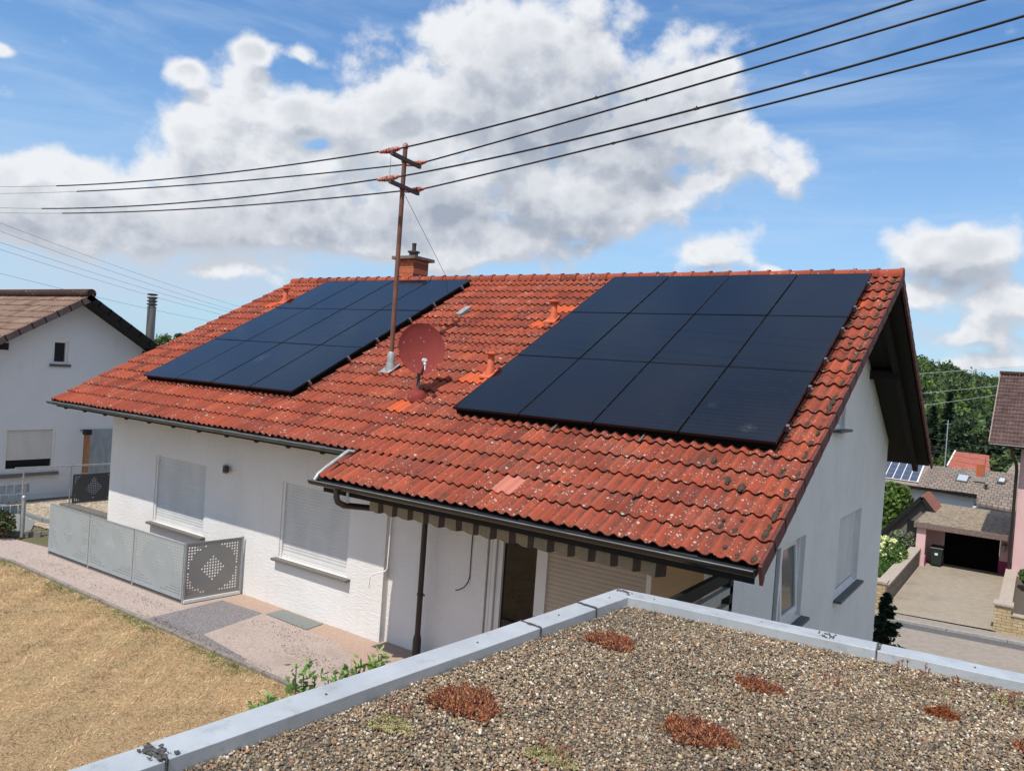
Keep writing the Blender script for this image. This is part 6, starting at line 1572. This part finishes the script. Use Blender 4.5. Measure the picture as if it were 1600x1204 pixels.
# trees one can tell apart
VAL = [(.085, .135, .042), (.11, .17, .05), (.065, .105, .035), (.14, .19, .065)]
BRI = [(.10, .17, .035), (.13, .20, .045), (.07, .12, .028)]
DRK = [(.042, .072, .034), (.055, .09, .038), (.034, .056, .028)]
tree(-.7, 48, -10.6, 5.4, 1.9, 1.9, 'bright green leafy tree below the blue solar array', BRI, 9000, .17, 51, lobes=16, trunk=.1)
tree(-2.4, 47, -10.6, 5.0, 1.6, 1.8, 'green tree beside the rear wall of the white house', GREEN, 5000, .17, 52, trunk=.1)
TR = [(-5.5, 92, 9.5, 3.2, VAL, 'mid green tree close to the black gable eave'), (-2.4, 94, 8.5, 2.6, BRI, 'light green tree left of the small red roof'), (1.2, 90, 8.4, 2.2, BRI, 'yellow-green tree just above the small red roof'), (3.6, 95, 9.3, 2.6, VAL, 'bushy tree right of the small red roof'), (6.2, 92, 9.6, 2.6, VAL, 'bushy tree beside the pink house eave'), (8.8, 94, 10, 3, VAL, 'tree hidden partly by the pink house'), (-.6, 104, 12.5, 3.0, DRK, 'very dark tree behind the utility pole'), (2.6, 106, 13.0, 3.2, DRK, 'large dark tree in the middle of the valley edge'), (5.6, 108, 12.5, 3.4, DRK, 'dark tree near the pink roof verge')]
for i, (x, y, h, r_, pal, lab) in enumerate(TR):
    tree(x, y, float(ground_h(np.array(x), np.array(y))), h, r_, r_, lab, pal, 3600, .30, 60 + i, 'trees at the valley edge', trunk=.12)
conifer(-3.4, 110, float(ground_h(np.array(-3.4), np.array(110.))), 15.5, 2.6, 'tall dark fir at the valley edge', 5000, .4, 7, group=None)
conifer(-5.4, 112, float(ground_h(np.array(-5.4), np.array(112.))), 13.5, 2.4, 'shorter dark fir beside the tall fir', 4000, .4, 8, group=None)

# wooded hillside: countless crowns, one object
g = np.random.default_rng(77)
parts = []
def wood(n_, xr, yr, hr, seed, per=110, leaf=.75, skip=None):
    xs_ = g.uniform(*xr, n_); ys_ = g.uniform(*yr, n_)
    for i in range(n_):
        x, y = xs_[i], ys_[i]
        if skip and skip(x, y): continue
        h = g.uniform(*hr); r_ = h * g.uniform(.28, .42); z0 = float(ground_h(np.array(x), np.array(y)))
        u = g.random(); pal = DRK if u < .30 else (VAL if u < .78 else BRI)
        if g.random() < .13: # firs
            k = per; t_ = g.random(k); th = g.random(k) * 6.28; R_ = h * .17 * (1 - t_) + .1
            C = np.c_[x + np.cos(th) * R_, y + np.sin(th) * R_, z0 + h * 1.15 * (.1 + .9 * t_)]; D = unit(g.normal(size=(k, 3))); U = unit(np.cross(D, g.normal(size=(k, 3)))); L_ = g.uniform(.5, 1, k) * leaf * (1.1 - .6 * t_)
            parts.append((C, D, U, L_ * .5, L_, np.array(DRK)[g.choice(3, k)] * g.uniform(.8, 1.3, (k, 1)))); continue
        a = foliage((x, y, z0 + h - r_ * .95), (r_, r_, r_ * 1.0), per, leaf, pal, 6, .15, seed=int(seed + i)); a = list(a); a[5] = a[5] * g.uniform(.8, 1.25)
        parts.append(tuple(a))
def sk(x, y):   # the little tan field, and the area no one sees
    return (abs(x + 18.5) < 6.5 and abs(y - 205) < 13) or x > 6 + (y - 110) * .06 or x < -14 - (y - 110) * .22
wood(2900, (-70, 22), (112, 370), (5.5, 11.0), 1000, 110, .62, sk)
arr = tuple(np.concatenate([p_[j] for p_ in parts]) for j in range(6))
quads_mesh('hillside_wood', *arr[:3], arr[3], arr[4], arr[5], M['leaf'], origin=(-10, 240, 0), kind='stuff')
parts = []
wood(420, (-900, -620), (420, 540), (11, 16), 5000, 90, 1.6)
arr = tuple(np.concatenate([p_[j] for p_ in parts]) for j in range(6))
quads_mesh('distant_wood', *arr[:3], arr[3], arr[4], arr[5], M['leaf'], origin=(-820, 500, 0), kind='stuff')
fx = np.linspace(-24, -13, 12); fy = np.linspace(196, 214, 10); X, Y = np.meshgrid(fx, fy); Z = ground_h(X, Y) + 2.2
i = (np.arange(11)[None, :] + 12 * np.arange(9)[:, None]).ravel()
np_mesh('field', np.c_[X.ravel(), Y.ravel(), Z.ravel()], np.c_[i, i + 1, i + 13, i + 12], M['field'], kind='structure')
